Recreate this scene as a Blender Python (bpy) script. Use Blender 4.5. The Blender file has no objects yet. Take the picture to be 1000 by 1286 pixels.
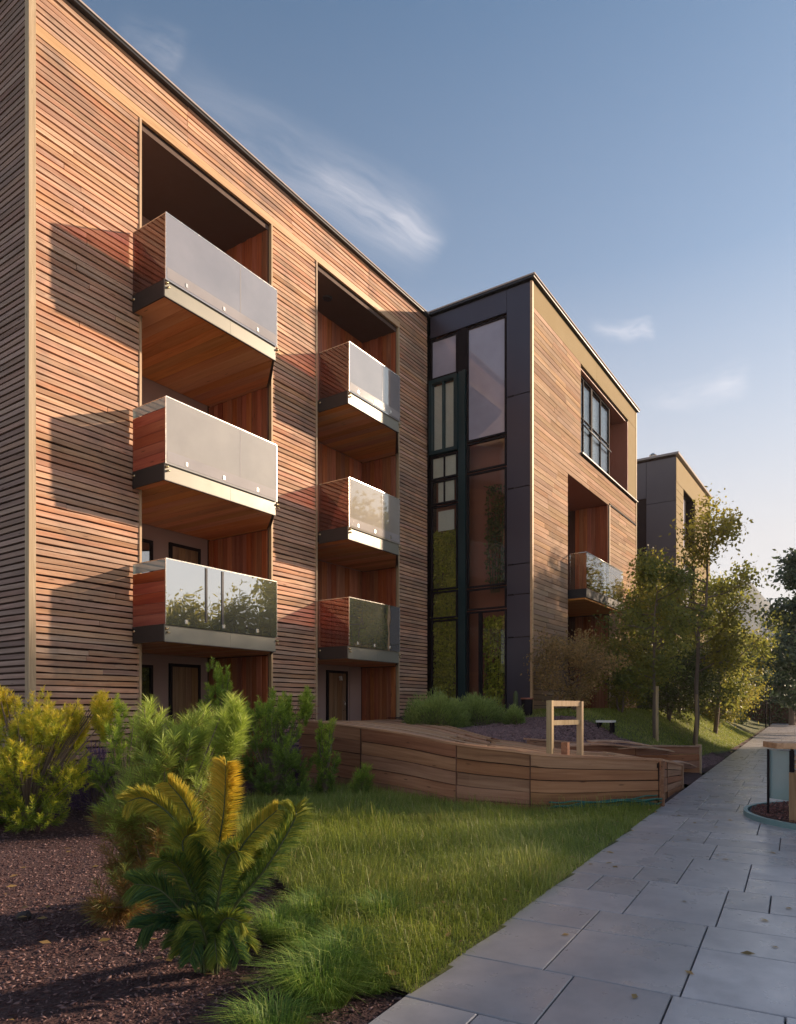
import bpy, math, random
import numpy as np
from mathutils import Vector, Matrix, Euler
random.seed(7)
RNG = np.random.default_rng(11)
R = math.radians
S = bpy.context.scene
COL = S.collection

# ------------------------------------------------------------------ camera, sky, sun, exposure
YAW = R(34.08)
CA, SA = math.cos(YAW), math.sin(YAW)
EYE = 1.6
cam_d = bpy.data.cameras.new('camera')
cam = bpy.data.objects.new('camera', cam_d)
COL.objects.link(cam)
cam.location = (0, 0, EYE)
cam.rotation_euler = (R(90), 0, YAW - R(90))
cam_d.sensor_fit = 'HORIZONTAL'
cam_d.sensor_width = 36.0
cam_d.lens = 36.0 * 0.872
cam_d.shift_y = 0.245
cam_d.clip_start = 0.05
cam_d.clip_end = 8000
S.camera = cam

SUN_EL = R(20.5)
SUN_AZ = math.atan2(-1.0, 1.53)          # direction towards the sun in plan, measured from +X
world = bpy.data.worlds.new('World')
S.world = world
world.use_nodes = True
wn, wl = world.node_tree.nodes, world.node_tree.links
wn.clear()
w_out = wn.new('ShaderNodeOutputWorld')
w_bg = wn.new('ShaderNodeBackground')
w_sky = wn.new('ShaderNodeTexSky')
w_sky.sky_type = 'NISHITA'
w_sky.sun_disc = False
w_sky.sun_elevation = SUN_EL
w_sky.sun_rotation = R(90) - SUN_AZ
w_sky.air_density = 1.0
w_sky.dust_density = 0.5
w_sky.ozone_density = 2.2
w_bg.inputs['Strength'].default_value = 0.074
wl.new(w_bg.outputs[0], w_out.inputs[0])

sun_d = bpy.data.lights.new('sun', 'SUN')
sun_d.energy = 2.85
sun_d.angle = R(1.4)
sun_d.color = (1.0, 0.76, 0.54)
sun = bpy.data.objects.new('sun', sun_d)
COL.objects.link(sun)
sdir = Vector((math.cos(SUN_AZ) * math.cos(SUN_EL), math.sin(SUN_AZ) * math.cos(SUN_EL), math.sin(SUN_EL)))
sun.rotation_euler = sdir.to_track_quat('Z', 'Y').to_euler()
sun.location = (30, -25, 30)

vs = S.view_settings
vs.view_transform = 'Standard'
vs.look = 'None'
vs.exposure = 1.52
vs.gamma = 1.0
vs.use_curve_mapping = False


# ------------------------------------------------------------------ node helpers
class NT:
    def __init__(self, tree):
        self.n, self.l = tree.nodes, tree.links

    def node(self, kind, **kw):
        x = self.n.new(kind)
        ins = kw.pop('ins', {})
        for k, v in kw.items():
            setattr(x, k, v)
        for k, v in ins.items():
            if isinstance(v, bpy.types.NodeSocket):
                self.l.new(v, x.inputs[k])
            else:
                x.inputs[k].default_value = v
        return x

    def math(self, op, a, b=None, c=None, clamp=False):
        x = self.node('ShaderNodeMath', operation=op, use_clamp=clamp)
        for i, v in enumerate((a, b, c)):
            if v is None:
                continue
            if isinstance(v, bpy.types.NodeSocket):
                self.l.new(v, x.inputs[i])
            else:
                x.inputs[i].default_value = v
        return x.outputs[0]

    def ramp(self, fac, stops, interp='LINEAR'):
        x = self.node('ShaderNodeValToRGB')
        self.l.new(fac, x.inputs[0])
        cr = x.color_ramp
        cr.interpolation = interp
        while len(cr.elements) < len(stops):
            cr.elements.new(0.5)
        for e, (p, c) in zip(cr.elements, stops):
            e.position = p
            e.color = (c[0], c[1], c[2], 1) if not isinstance(c, (int, float)) else (c, c, c, 1)
        return x.outputs[0]

    def mix(self, fac, a, b, blend='MIX'):
        x = self.node('ShaderNodeMix', data_type='RGBA', blend_type=blend)
        for i, v in ((0, fac), (6, a), (7, b)):
            if isinstance(v, bpy.types.NodeSocket):
                self.l.new(v, x.inputs[i])
            elif i == 0:
                x.inputs[0].default_value = v
            else:
                x.inputs[i].default_value = (v[0], v[1], v[2], 1)
        return x.outputs[2]

    def noise(self, vec, scale, detail=4, rough=0.55, dist=0.0, dims='3D'):
        x = self.node('ShaderNodeTexNoise', noise_dimensions=dims)
        if vec is not None:
            self.l.new(vec, x.inputs['Vector'])
        x.inputs['Scale'].default_value = scale
        x.inputs['Detail'].default_value = detail
        x.inputs['Roughness'].default_value = rough
        x.inputs['Distortion'].default_value = dist
        return x.outputs['Fac']


def new_mat(name):
    m = bpy.data.materials.new(name)
    m.use_nodes = True
    t = NT(m.node_tree)
    t.n.clear()
    out = t.node('ShaderNodeOutputMaterial')
    return m, t, out


def principled(t, out, **ins):
    p = t.node('ShaderNodeBsdfPrincipled')
    for k, v in ins.items():
        k = k.replace('_', ' ')
        if isinstance(v, bpy.types.NodeSocket):
            t.l.new(v, p.inputs[k])
        elif isinstance(v, tuple):
            p.inputs[k].default_value = (v[0], v[1], v[2], 1)
        else:
            p.inputs[k].default_value = v
    if out is not None:
        t.l.new(p.outputs[0], out.inputs[0])
    return p


# sky: soft wisps of cloud laid on the Nishita sky, placed by direction in the world
wt = NT(world.node_tree)
tc = wt.node('ShaderNodeTexCoord')
mp = wt.node('ShaderNodeMapping', vector_type='POINT')
mp.inputs['Rotation'].default_value = (0, 0, -YAW)      # x = bearing of the street, y = left of it
wl.new(tc.outputs['Generated'], mp.inputs[0])
sep = wt.node('ShaderNodeSeparateXYZ')
wl.new(mp.outputs[0], sep.inputs[0])
fx = wt.math('MAXIMUM', sep.outputs[0], 0.02)
cu = wt.math('DIVIDE', wt.math('MULTIPLY', sep.outputs[1], -1.0), fx)     # tan to the right
cv = wt.math('DIVIDE', sep.outputs[2], fx)                                # tan upwards
comb = wt.node('ShaderNodeCombineXYZ')
wl.new(cu, comb.inputs[0]); wl.new(cv, comb.inputs[1])


def streak(x0, y0, x1, y1, w, soft, seed, amt, fine=1.0):
    """a wisp along a line in sky coordinates; w grows along it"""
    ang = math.atan2(y1 - y0, x1 - x0)
    L = math.hypot(x1 - x0, y1 - y0)
    warp = wt.node('ShaderNodeTexNoise')
    wl.new(comb.outputs[0], warp.inputs['Vector'])
    warp.inputs['Scale'].default_value = 7.0
    warp.inputs['Detail'].default_value = 3.0
    wv = wt.node('ShaderNodeVectorMath', operation='MULTIPLY_ADD')
    wl.new(warp.outputs['Color'], wv.inputs[0])
    wv.inputs[1].default_value = (0.05, 0.05, 0)
    wl.new(comb.outputs[0], wv.inputs[2])
    m = wt.node('ShaderNodeMapping', vector_type='TEXTURE')
    m.inputs['Location'].default_value = (x0 + 0.025, y0 + 0.025, 0)
    m.inputs['Rotation'].default_value = (0, 0, ang)
    m.inputs['Scale'].default_value = (L, w, 1)
    wl.new(wv.outputs[0], m.inputs[0])
    s = wt.node('ShaderNodeSeparateXYZ')
    wl.new(m.outputs[0], s.inputs[0])
    along = wt.ramp(s.outputs[0], [(0.0, 0.0), (0.3, 0.5), (0.86, 1.0), (1.0, 0.0)], 'EASE')
    across = wt.math('SUBTRACT', 1.0, wt.math('POWER', wt.math('ABSOLUTE', s.outputs[1]), soft), clamp=True)
    nm = wt.node('ShaderNodeMapping')
    nm.inputs['Scale'].default_value = (2.6, 2.2 * fine, 1)
    nm.inputs['Location'].default_value = (seed, seed * 2.1, 0)
    wl.new(m.outputs[0], nm.inputs[0])
    nz = wt.noise(nm.outputs[0], 1.0, 7, 0.6, 0.25)
    nzr = wt.ramp(nz, [(0.30, 0.0), (0.78, 1.0)])
    return wt.math('MULTIPLY', wt.math('MULTIPLY', along, across), wt.math('MULTIPLY', nzr, amt))


clouds = [streak(-0.40, 0.93, 0.07, 0.655, 0.075, 1.2, 3.1, 0.30),
          streak(-0.16, 0.79, 0.065, 0.655, 0.035, 1.0, 5.7, 0.42),
          streak(-0.42, 0.98, -0.30, 0.93, 0.04, 1.2, 8.3, 0.16),
          streak(0.27, 0.545, 0.365, 0.555, 0.018, 1.0, 2.2, 0.55, 0.6),
          streak(0.33, 0.435, 0.52, 0.475, 0.03, 1.0, 9.4, 0.35, 0.6)]
tot = clouds[0]
for c in clouds[1:]:
    tot = wt.math('ADD', tot, c, clamp=True)
w_mix = wt.mix(tot, (0, 0, 0), (6.5, 6.0, 5.9))
sk_h = wt.node('ShaderNodeHueSaturation')
sk_h.inputs['Saturation'].default_value = 0.92
wl.new(w_sky.outputs[0], sk_h.inputs['Color'])
cmix = [x for x in wn if x.bl_idname == 'ShaderNodeMix'][-1]
sk_c = wt.mix(1.0, sk_h.outputs[0], (0.565, 0.67, 0.69), 'MULTIPLY')
# thin warm evening veil low in the sky, the same all the way round
sz = wt.node('ShaderNodeSeparateXYZ')
wl.new(tc.outputs['Generated'], sz.inputs[0])
veil = wt.ramp(sz.outputs[2], [(0.0, 0.92), (0.22, 0.80), (0.38, 0.42), (0.52, 0.12), (0.72, 0.0)])
sk_c = wt.mix(veil, sk_c, (4.1, 3.75, 3.6))
wl.new(sk_c, cmix.inputs[6])
wl.new(w_mix, w_bg.inputs['Color'])


# ------------------------------------------------------------------ materials
def coords(t, scale=(1, 1, 1), rnd=True, attr=False):
    tc = t.node('ShaderNodeTexCoord')
    oi = t.node('ShaderNodeObjectInfo')
    geo = t.node('ShaderNodeNewGeometry')
    r = t.math('FRACT', t.math('ADD', oi.outputs['Random'], geo.outputs['Random Per Island']))
    mp = t.node('ShaderNodeMapping')
    mp.inputs['Scale'].default_value = scale
    if attr:
        src = t.node('ShaderNodeAttribute', attribute_name='grain').outputs['Vector']
    else:
        src = tc.outputs['Object']
    t.l.new(src, mp.inputs['Vector'])
    if rnd:
        c = t.node('ShaderNodeCombineXYZ')
        for i, k in enumerate((37.0, 91.0, 53.0)):
            t.l.new(t.math('MULTIPLY', r, k), c.inputs[i])
        t.l.new(c.outputs[0], mp.inputs['Location'])
    return mp.outputs[0], r, tc.outputs['Object']


def wood(name, dark, mid, light, axis=0, rough=0.55, var=0.45, grain=22.0, grey=0.0, spec=0.3, attr=False):
    m, t, out = new_mat(name)
    sc = [grain] * 3
    sc[axis] = grain * 0.045
    v, r, oc = coords(t, tuple(sc), True, attr)
    n1 = t.noise(v, 1.0, 6, 0.6, 0.8)
    n2 = t.noise(v, 0.22, 3, 0.5, 0.5)
    f = t.math('ADD', t.math('MULTIPLY', n1, 0.55), t.math('MULTIPLY', n2, 0.45))
    col = t.ramp(f, [(0.32, dark), (0.5, mid), (0.68, light)])
    # board to board difference
    k = t.math('ADD', t.math('MULTIPLY', r, var), 1.0 - var * 0.5)
    hsv = t.node('ShaderNodeHueSaturation')
    t.l.new(col, hsv.inputs['Color'])
    t.l.new(k, hsv.inputs['Value'])
    r2 = t.math('FRACT', t.math('MULTIPLY', r, 7.31))
    t.l.new(t.math('ADD', t.math('MULTIPLY', r2, 0.016), 0.492), hsv.inputs['Hue'])
    r3 = t.math('FRACT', t.math('MULTIPLY', r, 13.7))
    t.l.new(t.math('ADD', t.math('MULTIPLY', r3, 0.2), 0.88), hsv.inputs['Saturation'])
    c = hsv.outputs[0]
    # knots
    vk, _, _ = coords(t, tuple(1.5 if i == axis else 9.0 for i in range(3)), True, attr)
    vo = t.node('ShaderNodeTexVoronoi')
    vo.inputs['Scale'].default_value = 1.0
    t.l.new(vk, vo.inputs['Vector'])
    kn = t.ramp(vo.outputs['Distance'], [(0.05, 0.7), (0.12, 0.0)])
    c = t.mix(kn, c, tuple(x * 0.35 for x in dark))
    if grey > 0:
        gp = t.node('ShaderNodeNewGeometry')
        n3 = t.noise(gp.outputs['Position'], 0.75, 5, 0.65, 0.6)
        g = t.math('MULTIPLY', t.ramp(n3, [(0.45, 0.0), (0.72, 1.0)]), grey)
        c = t.mix(g, c, (0.21, 0.175, 0.155))
    bump = t.node('ShaderNodeBump')
    bump.inputs['Strength'].default_value = 0.25
    bump.inputs['Distance'].default_value = 0.01
    t.l.new(n1, bump.inputs['Height'])
    p = principled(t, out, Base_Color=c, Roughness=rough, Normal=bump.outputs[0])
    p.inputs['Specular IOR Level'].default_value = spec
    return m


def plain(name, col, rough=0.6, metal=0.0, var=0.08, scale=3.0, bump=0.0, spec=0.5, dirt=0.0):
    m, t, out = new_mat(name)
    v, r, oc = coords(t, (1, 1, 1))
    n = t.noise(v, scale, 6, 0.6, 0.3)
    k = t.math('ADD', t.math('MULTIPLY', t.math('SUBTRACT', n, 0.5), var * 4), 1.0)
    k = t.math('MULTIPLY', k, t.math('ADD', t.math('MULTIPLY', r, var * 1.5), 1.0 - var * 0.75))
    hsv = t.node('ShaderNodeHueSaturation')
    hsv.inputs['Color'].default_value = (*col, 1)
    t.l.new(k, hsv.inputs['Value'])
    c = hsv.outputs[0]
    p = principled(t, out, Base_Color=c, Roughness=rough, Metallic=metal)
    p.inputs['Specular IOR Level'].default_value = spec
    n2 = t.noise(v, scale * 4, 4, 0.6)
    t.l.new(t.math('ADD', t.math('MULTIPLY', n2, 0.25), rough - 0.12, clamp=True), p.inputs['Roughness'])
    if bump:
        b = t.node('ShaderNodeBump')
        b.inputs['Strength'].default_value = bump
        b.inputs['Distance'].default_value = 0.01
        t.l.new(t.noise(v, scale * 12, 5, 0.65), b.inputs['Height'])
        t.l.new(b.outputs[0], p.inputs['Normal'])
    return m


def glass(name, tint, diffuse, f_diff, f_trans, f_gloss, rough=0.02, wave=0.0):
    """mix of a see-through, a milky and a mirror part"""
    m, t, out = new_mat(name)
    tr = t.node('ShaderNodeBsdfTransparent', ins={'Color': (*tint, 1)})
    df = t.node('ShaderNodeBsdfPrincipled')
    v, r, oc = coords(t, (1, 1, 1))
    nz = t.noise(v, 0.9, 5, 0.6, 0.2)
    cc = t.mix(t.ramp(nz, [(0.34, 0.0), (0.66, 1.0)]), tuple(x * 0.88 for x in diffuse), tuple(min(0.9, x * 1.08) for x in diffuse))
    t.l.new(cc, df.inputs['Base Color'])
    df.inputs['Roughness'].default_value = 0.7
    df.inputs['Specular IOR Level'].default_value = 0.1
    gl = t.node('ShaderNodeBsdfGlossy', ins={'Color': (0.93, 0.95, 0.96, 1), 'Roughness': rough})
    if wave:
        b = t.node('ShaderNodeBump')
        b.inputs['Strength'].default_value = wave
        b.inputs['Distance'].default_value = 0.02
        t.l.new(t.noise(v, 1.1, 2, 0.5), b.inputs['Height'])
        t.l.new(b.outputs[0], gl.inputs['Normal'])
    fr = t.node('ShaderNodeFresnel', ins={'IOR': 1.5})
    g = t.math('ADD', t.math('MULTIPLY', fr.outputs[0], 0.9), f_gloss, clamp=True)
    m1 = t.node('ShaderNodeMixShader')
    m1.inputs[0].default_value = f_diff / max(1e-6, f_diff + f_trans)
    t.l.new(tr.outputs[0], m1.inputs[1]); t.l.new(df.outputs[0], m1.inputs[2])
    m2 = t.node('ShaderNodeMixShader')
    t.l.new(g, m2.inputs[0]); t.l.new(m1.outputs[0], m2.inputs[1]); t.l.new(gl.outputs[0], m2.inputs[2])
    t.l.new(m2.outputs[0], out.inputs[0])
    return m


def leafy(name, stops, trans=0.35, rough=0.6, hue_noise=1.2):
    """foliage: colour from the mesh's own 'tint' attribute (dark to bright along the ramp) and per leaf chance"""
    m, t, out = new_mat(name)
    at = t.node('ShaderNodeAttribute', attribute_name='tint')
    geo = t.node('ShaderNodeNewGeometry')
    tcn = t.node('ShaderNodeTexCoord')
    nz = t.noise(tcn.outputs['Object'], hue_noise, 3, 0.6)
    f = t.math('ADD', at.outputs['Fac'], t.math('MULTIPLY', t.math('SUBTRACT', nz, 0.5), 0.5))
    f = t.math('ADD', f, t.math('MULTIPLY', t.math('SUBTRACT', geo.outputs['Random Per Island'], 0.5), 0.35), clamp=True)
    c = t.ramp(f, stops)
    p = principled(t, None, Base_Color=c, Roughness=rough)
    tl = t.node('ShaderNodeBsdfTranslucent')
    t.l.new(c, tl.inputs['Color'])
    mx = t.node('ShaderNodeMixShader')
    mx.inputs[0].default_value = trans
    t.l.new(p.outputs[0], mx.inputs[1]); t.l.new(tl.outputs[0], mx.inputs[2])
    t.l.new(mx.outputs[0], out.inputs[0])
    return m


def ground_mat(name, stops, scale, bump=0.6, rough=0.9, big=0.4):
    m, t, out = new_mat(name)
    tcn = t.node('ShaderNodeTexCoord')
    v = tcn.outputs['Object']
    n1 = t.noise(v, scale, 8, 0.7, 0.4)
    n2 = t.noise(v, big, 4, 0.6)
    n3 = t.node('ShaderNodeTexVoronoi')
    n3.inputs['Scale'].default_value = scale * 1.7
    t.l.new(v, n3.inputs['Vector'])
    f = t.math('ADD', t.math('MULTIPLY', n1, 0.5), t.math('MULTIPLY', n2, 0.35))
    f = t.math('ADD', f, t.math('MULTIPLY', n3.outputs['Distance'], 0.2))
    c = t.ramp(f, stops)
    b = t.node('ShaderNodeBump')
    b.inputs['Strength'].default_value = bump
    b.inputs['Distance'].default_value = 0.03
    t.l.new(t.math('ADD', n1, t.math('MULTIPLY', n3.outputs['Distance'], 0.6)), b.inputs['Height'])
    principled(t, out, Base_Color=c, Roughness=rough, Normal=b.outputs[0])
    return m


M = {}
M['batten'] = wood('cedar_batten', (0.43, 0.205, 0.115), (0.60, 0.345, 0.22), (0.75, 0.51, 0.36), 0, 0.75, 0.42, 22, 0.6, 0.15)
M['batten_shade'] = wood('cedar_batten_shade', (0.22, 0.135, 0.105), (0.36, 0.24, 0.195), (0.48, 0.34, 0.28), 1, 0.7, 0.4, 22, 0.3, 0.2)  # darker cedar copy: the shade of the end wall put into its colour
M['trim'] = wood('pale_timber_trim', (0.46, 0.28, 0.13), (0.60, 0.39, 0.20), (0.70, 0.48, 0.27), 0, 0.5, 0.1)
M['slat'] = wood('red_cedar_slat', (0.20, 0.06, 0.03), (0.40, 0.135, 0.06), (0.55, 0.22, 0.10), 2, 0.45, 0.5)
M['soffit'] = wood('cedar_soffit', (0.52, 0.19, 0.065), (0.72, 0.31, 0.115), (0.80, 0.40, 0.17), 1, 0.5, 0.3, 16)
M['side'] = wood('red_cedar_panel', (0.16, 0.03, 0.014), (0.36, 0.075, 0.03), (0.50, 0.14, 0.05), 1, 0.35, 0.3, 14)
M['clad'] = wood('honey_cladding', (0.33, 0.20, 0.12), (0.46, 0.30, 0.195), (0.57, 0.40, 0.275), 0, 0.85, 0.4, 22, 0.3, 0.05)
M['clad_plain'] = plain('olive_beige_panel', (0.36, 0.275, 0.155), 0.85, 0, 0.03, 0.8, 0, 0.08)
M['plank'] = wood('garden_plank', (0.17, 0.065, 0.03), (0.38, 0.17, 0.085), (0.54, 0.28, 0.15), 0, 0.65, 0.35, 15, 0.12)
M['plank_top'] = wood('garden_deck_board', (0.26, 0.13, 0.075), (0.50, 0.28, 0.165), (0.66, 0.42, 0.27), 0, 0.6, 0.35, 15, 0.15)
M['plank_w'] = wood('bent_garden_plank', (0.19, 0.075, 0.035), (0.37, 0.17, 0.085), (0.50, 0.26, 0.14), 0, 0.65, 0.3, 16, 0.08, 0.3, True)
M['deck_w'] = wood('bent_deck_board', (0.30, 0.15, 0.08), (0.52, 0.30, 0.17), (0.68, 0.44, 0.28), 0, 0.6, 0.35, 16, 0.12, 0.3, True)
M['post'] = wood('pale_post', (0.34, 0.22, 0.12), (0.50, 0.36, 0.21), (0.62, 0.47, 0.30), 2, 0.6, 0.2)
M['door'] = wood('plank_door', (0.12, 0.065, 0.03), (0.27, 0.155, 0.075), (0.40, 0.25, 0.13), 2, 0.5, 0.2)
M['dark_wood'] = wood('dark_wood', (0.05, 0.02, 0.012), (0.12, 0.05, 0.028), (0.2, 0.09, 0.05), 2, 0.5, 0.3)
M['back'] = plain('dark_membrane', (0.045, 0.022, 0.016), 0.9)
M['plaster'] = plain('taupe_plaster', (0.40, 0.28, 0.25), 0.85, 0, 0.05, 1.5, 0.15)
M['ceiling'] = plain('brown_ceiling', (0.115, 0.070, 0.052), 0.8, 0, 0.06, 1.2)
M['dark_metal'] = plain('dark_metal', (0.035, 0.035, 0.04), 0.45, 0.4)
M['fascia'] = plain('grey_green_fascia', (0.25, 0.24, 0.195), 0.4, 0.1, 0.04, 1.0)
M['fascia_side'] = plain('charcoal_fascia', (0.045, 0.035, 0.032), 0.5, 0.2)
M['flash'] = plain('roof_flashing', (0.46, 0.40, 0.37), 0.8, 0.0, spec=0.15)
M['rail'] = plain('steel_edge', (0.62, 0.60, 0.55), 0.25, 0.9)
M['brass'] = plain('brass_bolt', (0.75, 0.6, 0.35), 0.25, 0.9)
M['blue_panel'] = plain('aubergine_metal_panel', (0.062, 0.056, 0.078), 0.34, 0.25, 0.05, 0.5)
M['teal'] = plain('teal_window_frame', (0.018, 0.045, 0.05), 0.35, 0.2)
M['frame'] = plain('brown_window_frame', (0.02, 0.014, 0.016), 0.75, 0.0, spec=0.1)
M['grey_panel'] = plain('grey_brown_panel', (0.17, 0.14, 0.14), 0.5, 0.1, 0.05, 0.6)
M['white'] = plain('white_paint', (0.8, 0.78, 0.74), 0.4)
M['reflection_board'] = plain('pale_reflection_board', (0.78, 0.80, 0.74), 0.7)
M['dark_in'] = plain('dark_room', (0.05, 0.04, 0.036), 0.9)
M['milky'] = glass('milky_glass', (0.85, 0.82, 0.82), (0.56, 0.52, 0.525), 0.52, 0.48, 0.16, 0.03)
M['cream'] = glass('cream_glass', (0.85, 0.82, 0.78), (0.60, 0.54, 0.46), 0.66, 0.34, 0.12, 0.03)
M['band'] = glass('frosted_band', (0.9, 0.88, 0.86), (0.66, 0.60, 0.58), 0.55, 0.45, 0.02, 0.1)
M['mirror'] = glass('mirror_glass', (0.8, 0.82, 0.75), (0.20, 0.21, 0.17), 0.5, 0.25, 0.56, 0.012, 0.25)
M['side_glass'] = glass('wood_reflection_side_glass', (0.8, 0.5, 0.42), (0.3, 0.08, 0.05), 0.15, 0.75, 0.05, 0.02)  # red tint and red diffuse paint in the wood reflected by the side glass
M['win'] = glass('window_glass', (0.35, 0.38, 0.38), (0.03, 0.035, 0.03), 0.45, 0.5, 0.34, 0.01, 0.12)
M['win_sky_paint'] = glass('painted_sky_window_glass', (0.3, 0.3, 0.35), (0.44, 0.42, 0.51), 0.92, 0.08, 0.02, 0.02, 0.05)  # lilac diffuse painted in for a sky reflection on the panes
M['win_clear'] = glass('clear_window_glass', (0.99, 0.99, 0.97), (0.03, 0.035, 0.03), 0.01, 0.99, 0.0, 0.01, 0.1)
M['teal_glass'] = glass('teal_glass', (0.85, 0.95, 0.96), (0.55, 0.72, 0.73), 0.55, 0.45, 0.12, 0.03)
M['hose'] = plain('green_hose', (0.015, 0.15, 0.12), 0.4)
M['kerb'] = plain('teal_kerb', (0.22, 0.36, 0.365), 0.45, 0.2)
M['slab'] = None
M['bark'] = plain('bark', (0.20, 0.15, 0.115), 0.9, 0, 0.12, 6, 0.6)
M['stem'] = plain('green_stem', (0.07, 0.09, 0.03), 0.7)
M['mulch'] = ground_mat('mulch', [(0.3, (0.018, 0.006, 0.007)), (0.5, (0.065, 0.028, 0.027)), (0.68, (0.15, 0.08, 0.074)), (0.8, (0.30, 0.20, 0.18))], 26, 0.9)
M['chip'] = plain('bark_chip', (0.085, 0.037, 0.036), 0.85, 0, 0.35, 9)
M['chip_red'] = plain('red_gravel_chip', (0.24, 0.11, 0.095), 0.8, 0, 0.4, 9)
M['chip_violet'] = plain('violet_brown_chip', (0.24, 0.15, 0.15), 0.8, 0, 0.4, 9)
M['chip_pale'] = plain('pale_bark_chip', (0.20, 0.12, 0.115), 0.8, 0, 0.3, 9)
M['turf'] = ground_mat('turf', [(0.3, (0.05, 0.05, 0.015)), (0.55, (0.11, 0.12, 0.03)), (0.75, (0.18, 0.18, 0.06))], 18, 0.7)
M['field'] = ground_mat('field', [(0.3, (0.09, 0.10, 0.04)), (0.6, (0.16, 0.15, 0.07))], 1.0, 0.4)
M['gravel'] = ground_mat('red_gravel', [(0.3, (0.03, 0.014, 0.013)), (0.55, (0.13, 0.06, 0.05)), (0.75, (0.26, 0.15, 0.13))], 30, 1.0)
M['joint'] = plain('path_bed', (0.035, 0.032, 0.034), 0.95)
M['grass'] = leafy('grass_blade', [(0.0, (0.14, 0.20, 0.03)), (0.45, (0.31, 0.38, 0.06)), (0.8, (0.47, 0.50, 0.13)), (1.0, (0.60, 0.50, 0.22))], 0.42, 0.5, 0.9)
M['tuft'] = leafy('tuft_blade', [(0.0, (0.06, 0.13, 0.02)), (0.5, (0.16, 0.29, 0.045)), (1.0, (0.38, 0.46, 0.10))], 0.4, 0.5, 2)
M['needle'] = leafy('pine_needle', [(0.0, (0.06, 0.10, 0.02)), (0.35, (0.16, 0.26, 0.04)), (0.7, (0.40, 0.54, 0.06)), (1.0, (0.62, 0.66, 0.10))], 0.3, 0.5, 2)
M['needle_y'] = leafy('yellow_pine_needle', [(0.0, (0.05, 0.10, 0.015)), (0.28, (0.20, 0.30, 0.03)), (0.55, (0.60, 0.60, 0.05)), (1.0, (0.85, 0.66, 0.07))], 0.35, 0.5, 2)  # yellow needles, their bright tops partly sunlight put into the colour
M['needle_b'] = leafy('browning_pine_needle', [(0.0, (0.13, 0.08, 0.025)), (0.22, (0.34, 0.17, 0.045)), (0.40, (0.22, 0.27, 0.06)), (0.65, (0.40, 0.52, 0.08)), (1.0, (0.60, 0.66, 0.14))], 0.3, 0.5, 2)
M['frond'] = leafy('frond_leaflet', [(0.0, (0.03, 0.11, 0.05)), (0.35, (0.15, 0.24, 0.035)), (0.65, (0.36, 0.36, 0.04)), (1.0, (0.78, 0.56, 0.06))], 0.3, 0.7, 3)
M['leaf_a'] = leafy('olive_leaf', [(0.0, (0.17, 0.16, 0.035)), (0.4, (0.36, 0.32, 0.06)), (0.75, (0.36, 0.33, 0.05)), (1.0, (0.56, 0.42, 0.07))], 0.6, 0.5, 0.8)
M['leaf_b'] = leafy('rust_leaf', [(0.0, (0.22, 0.16, 0.06)), (0.4, (0.46, 0.31, 0.12)), (0.75, (0.60, 0.38, 0.15)), (1.0, (0.62, 0.44, 0.13))], 0.5, 0.5, 0.8)
M['leaf_g'] = leafy('green_olive_leaf', [(0.0, (0.12, 0.14, 0.035)), (0.4, (0.25, 0.27, 0.06)), (0.75, (0.36, 0.36, 0.07)), (1.0, (0.55, 0.42, 0.09))], 0.5, 0.5, 0.8)
M['leaf_lime'] = leafy('lime_leaf', [(0.0, (0.16, 0.20, 0.02)), (0.5, (0.48, 0.50, 0.05)), (1.0, (0.80, 0.74, 0.12))], 0.12, 0.6, 1.2)
M['leaf_d'] = leafy('dark_leaf', [(0.0, (0.05, 0.065, 0.02)), (0.6, (0.13, 0.16, 0.04)), (1.0, (0.26, 0.27, 0.07))], 0.3, 0.5, 0.4)
M['leaf_c'] = leafy('far_pine_leaf', [(0.0, (0.04, 0.065, 0.04)), (0.6, (0.10, 0.145, 0.08)), (1.0, (0.19, 0.23, 0.12))], 0.25, 0.6, 0.4)
M['juniper'] = leafy('juniper_needle', [(0.0, (0.09, 0.13, 0.035)), (0.5, (0.32, 0.42, 0.10)), (1.0, (0.58, 0.64, 0.22))], 0.3, 0.5, 1.5)
M['lavender'] = leafy('lavender_flower', [(0.0, (0.05, 0.03, 0.07)), (0.6, (0.16, 0.08, 0.20)), (1.0, (0.28, 0.18, 0.36))], 0.3, 0.6, 4)
M['rock'] = plain('mountain_rock', (0.11, 0.125, 0.12), 0.95, 0, 0.1, 0.02)
M['stone'] = plain('pale_stone', (0.34, 0.29, 0.27), 0.8, 0, 0.1, 5, 0.4)
M['red_brown'] = plain('red_brown_panel', (0.36, 0.13, 0.08), 0.6, 0, 0.06, 1)


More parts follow.
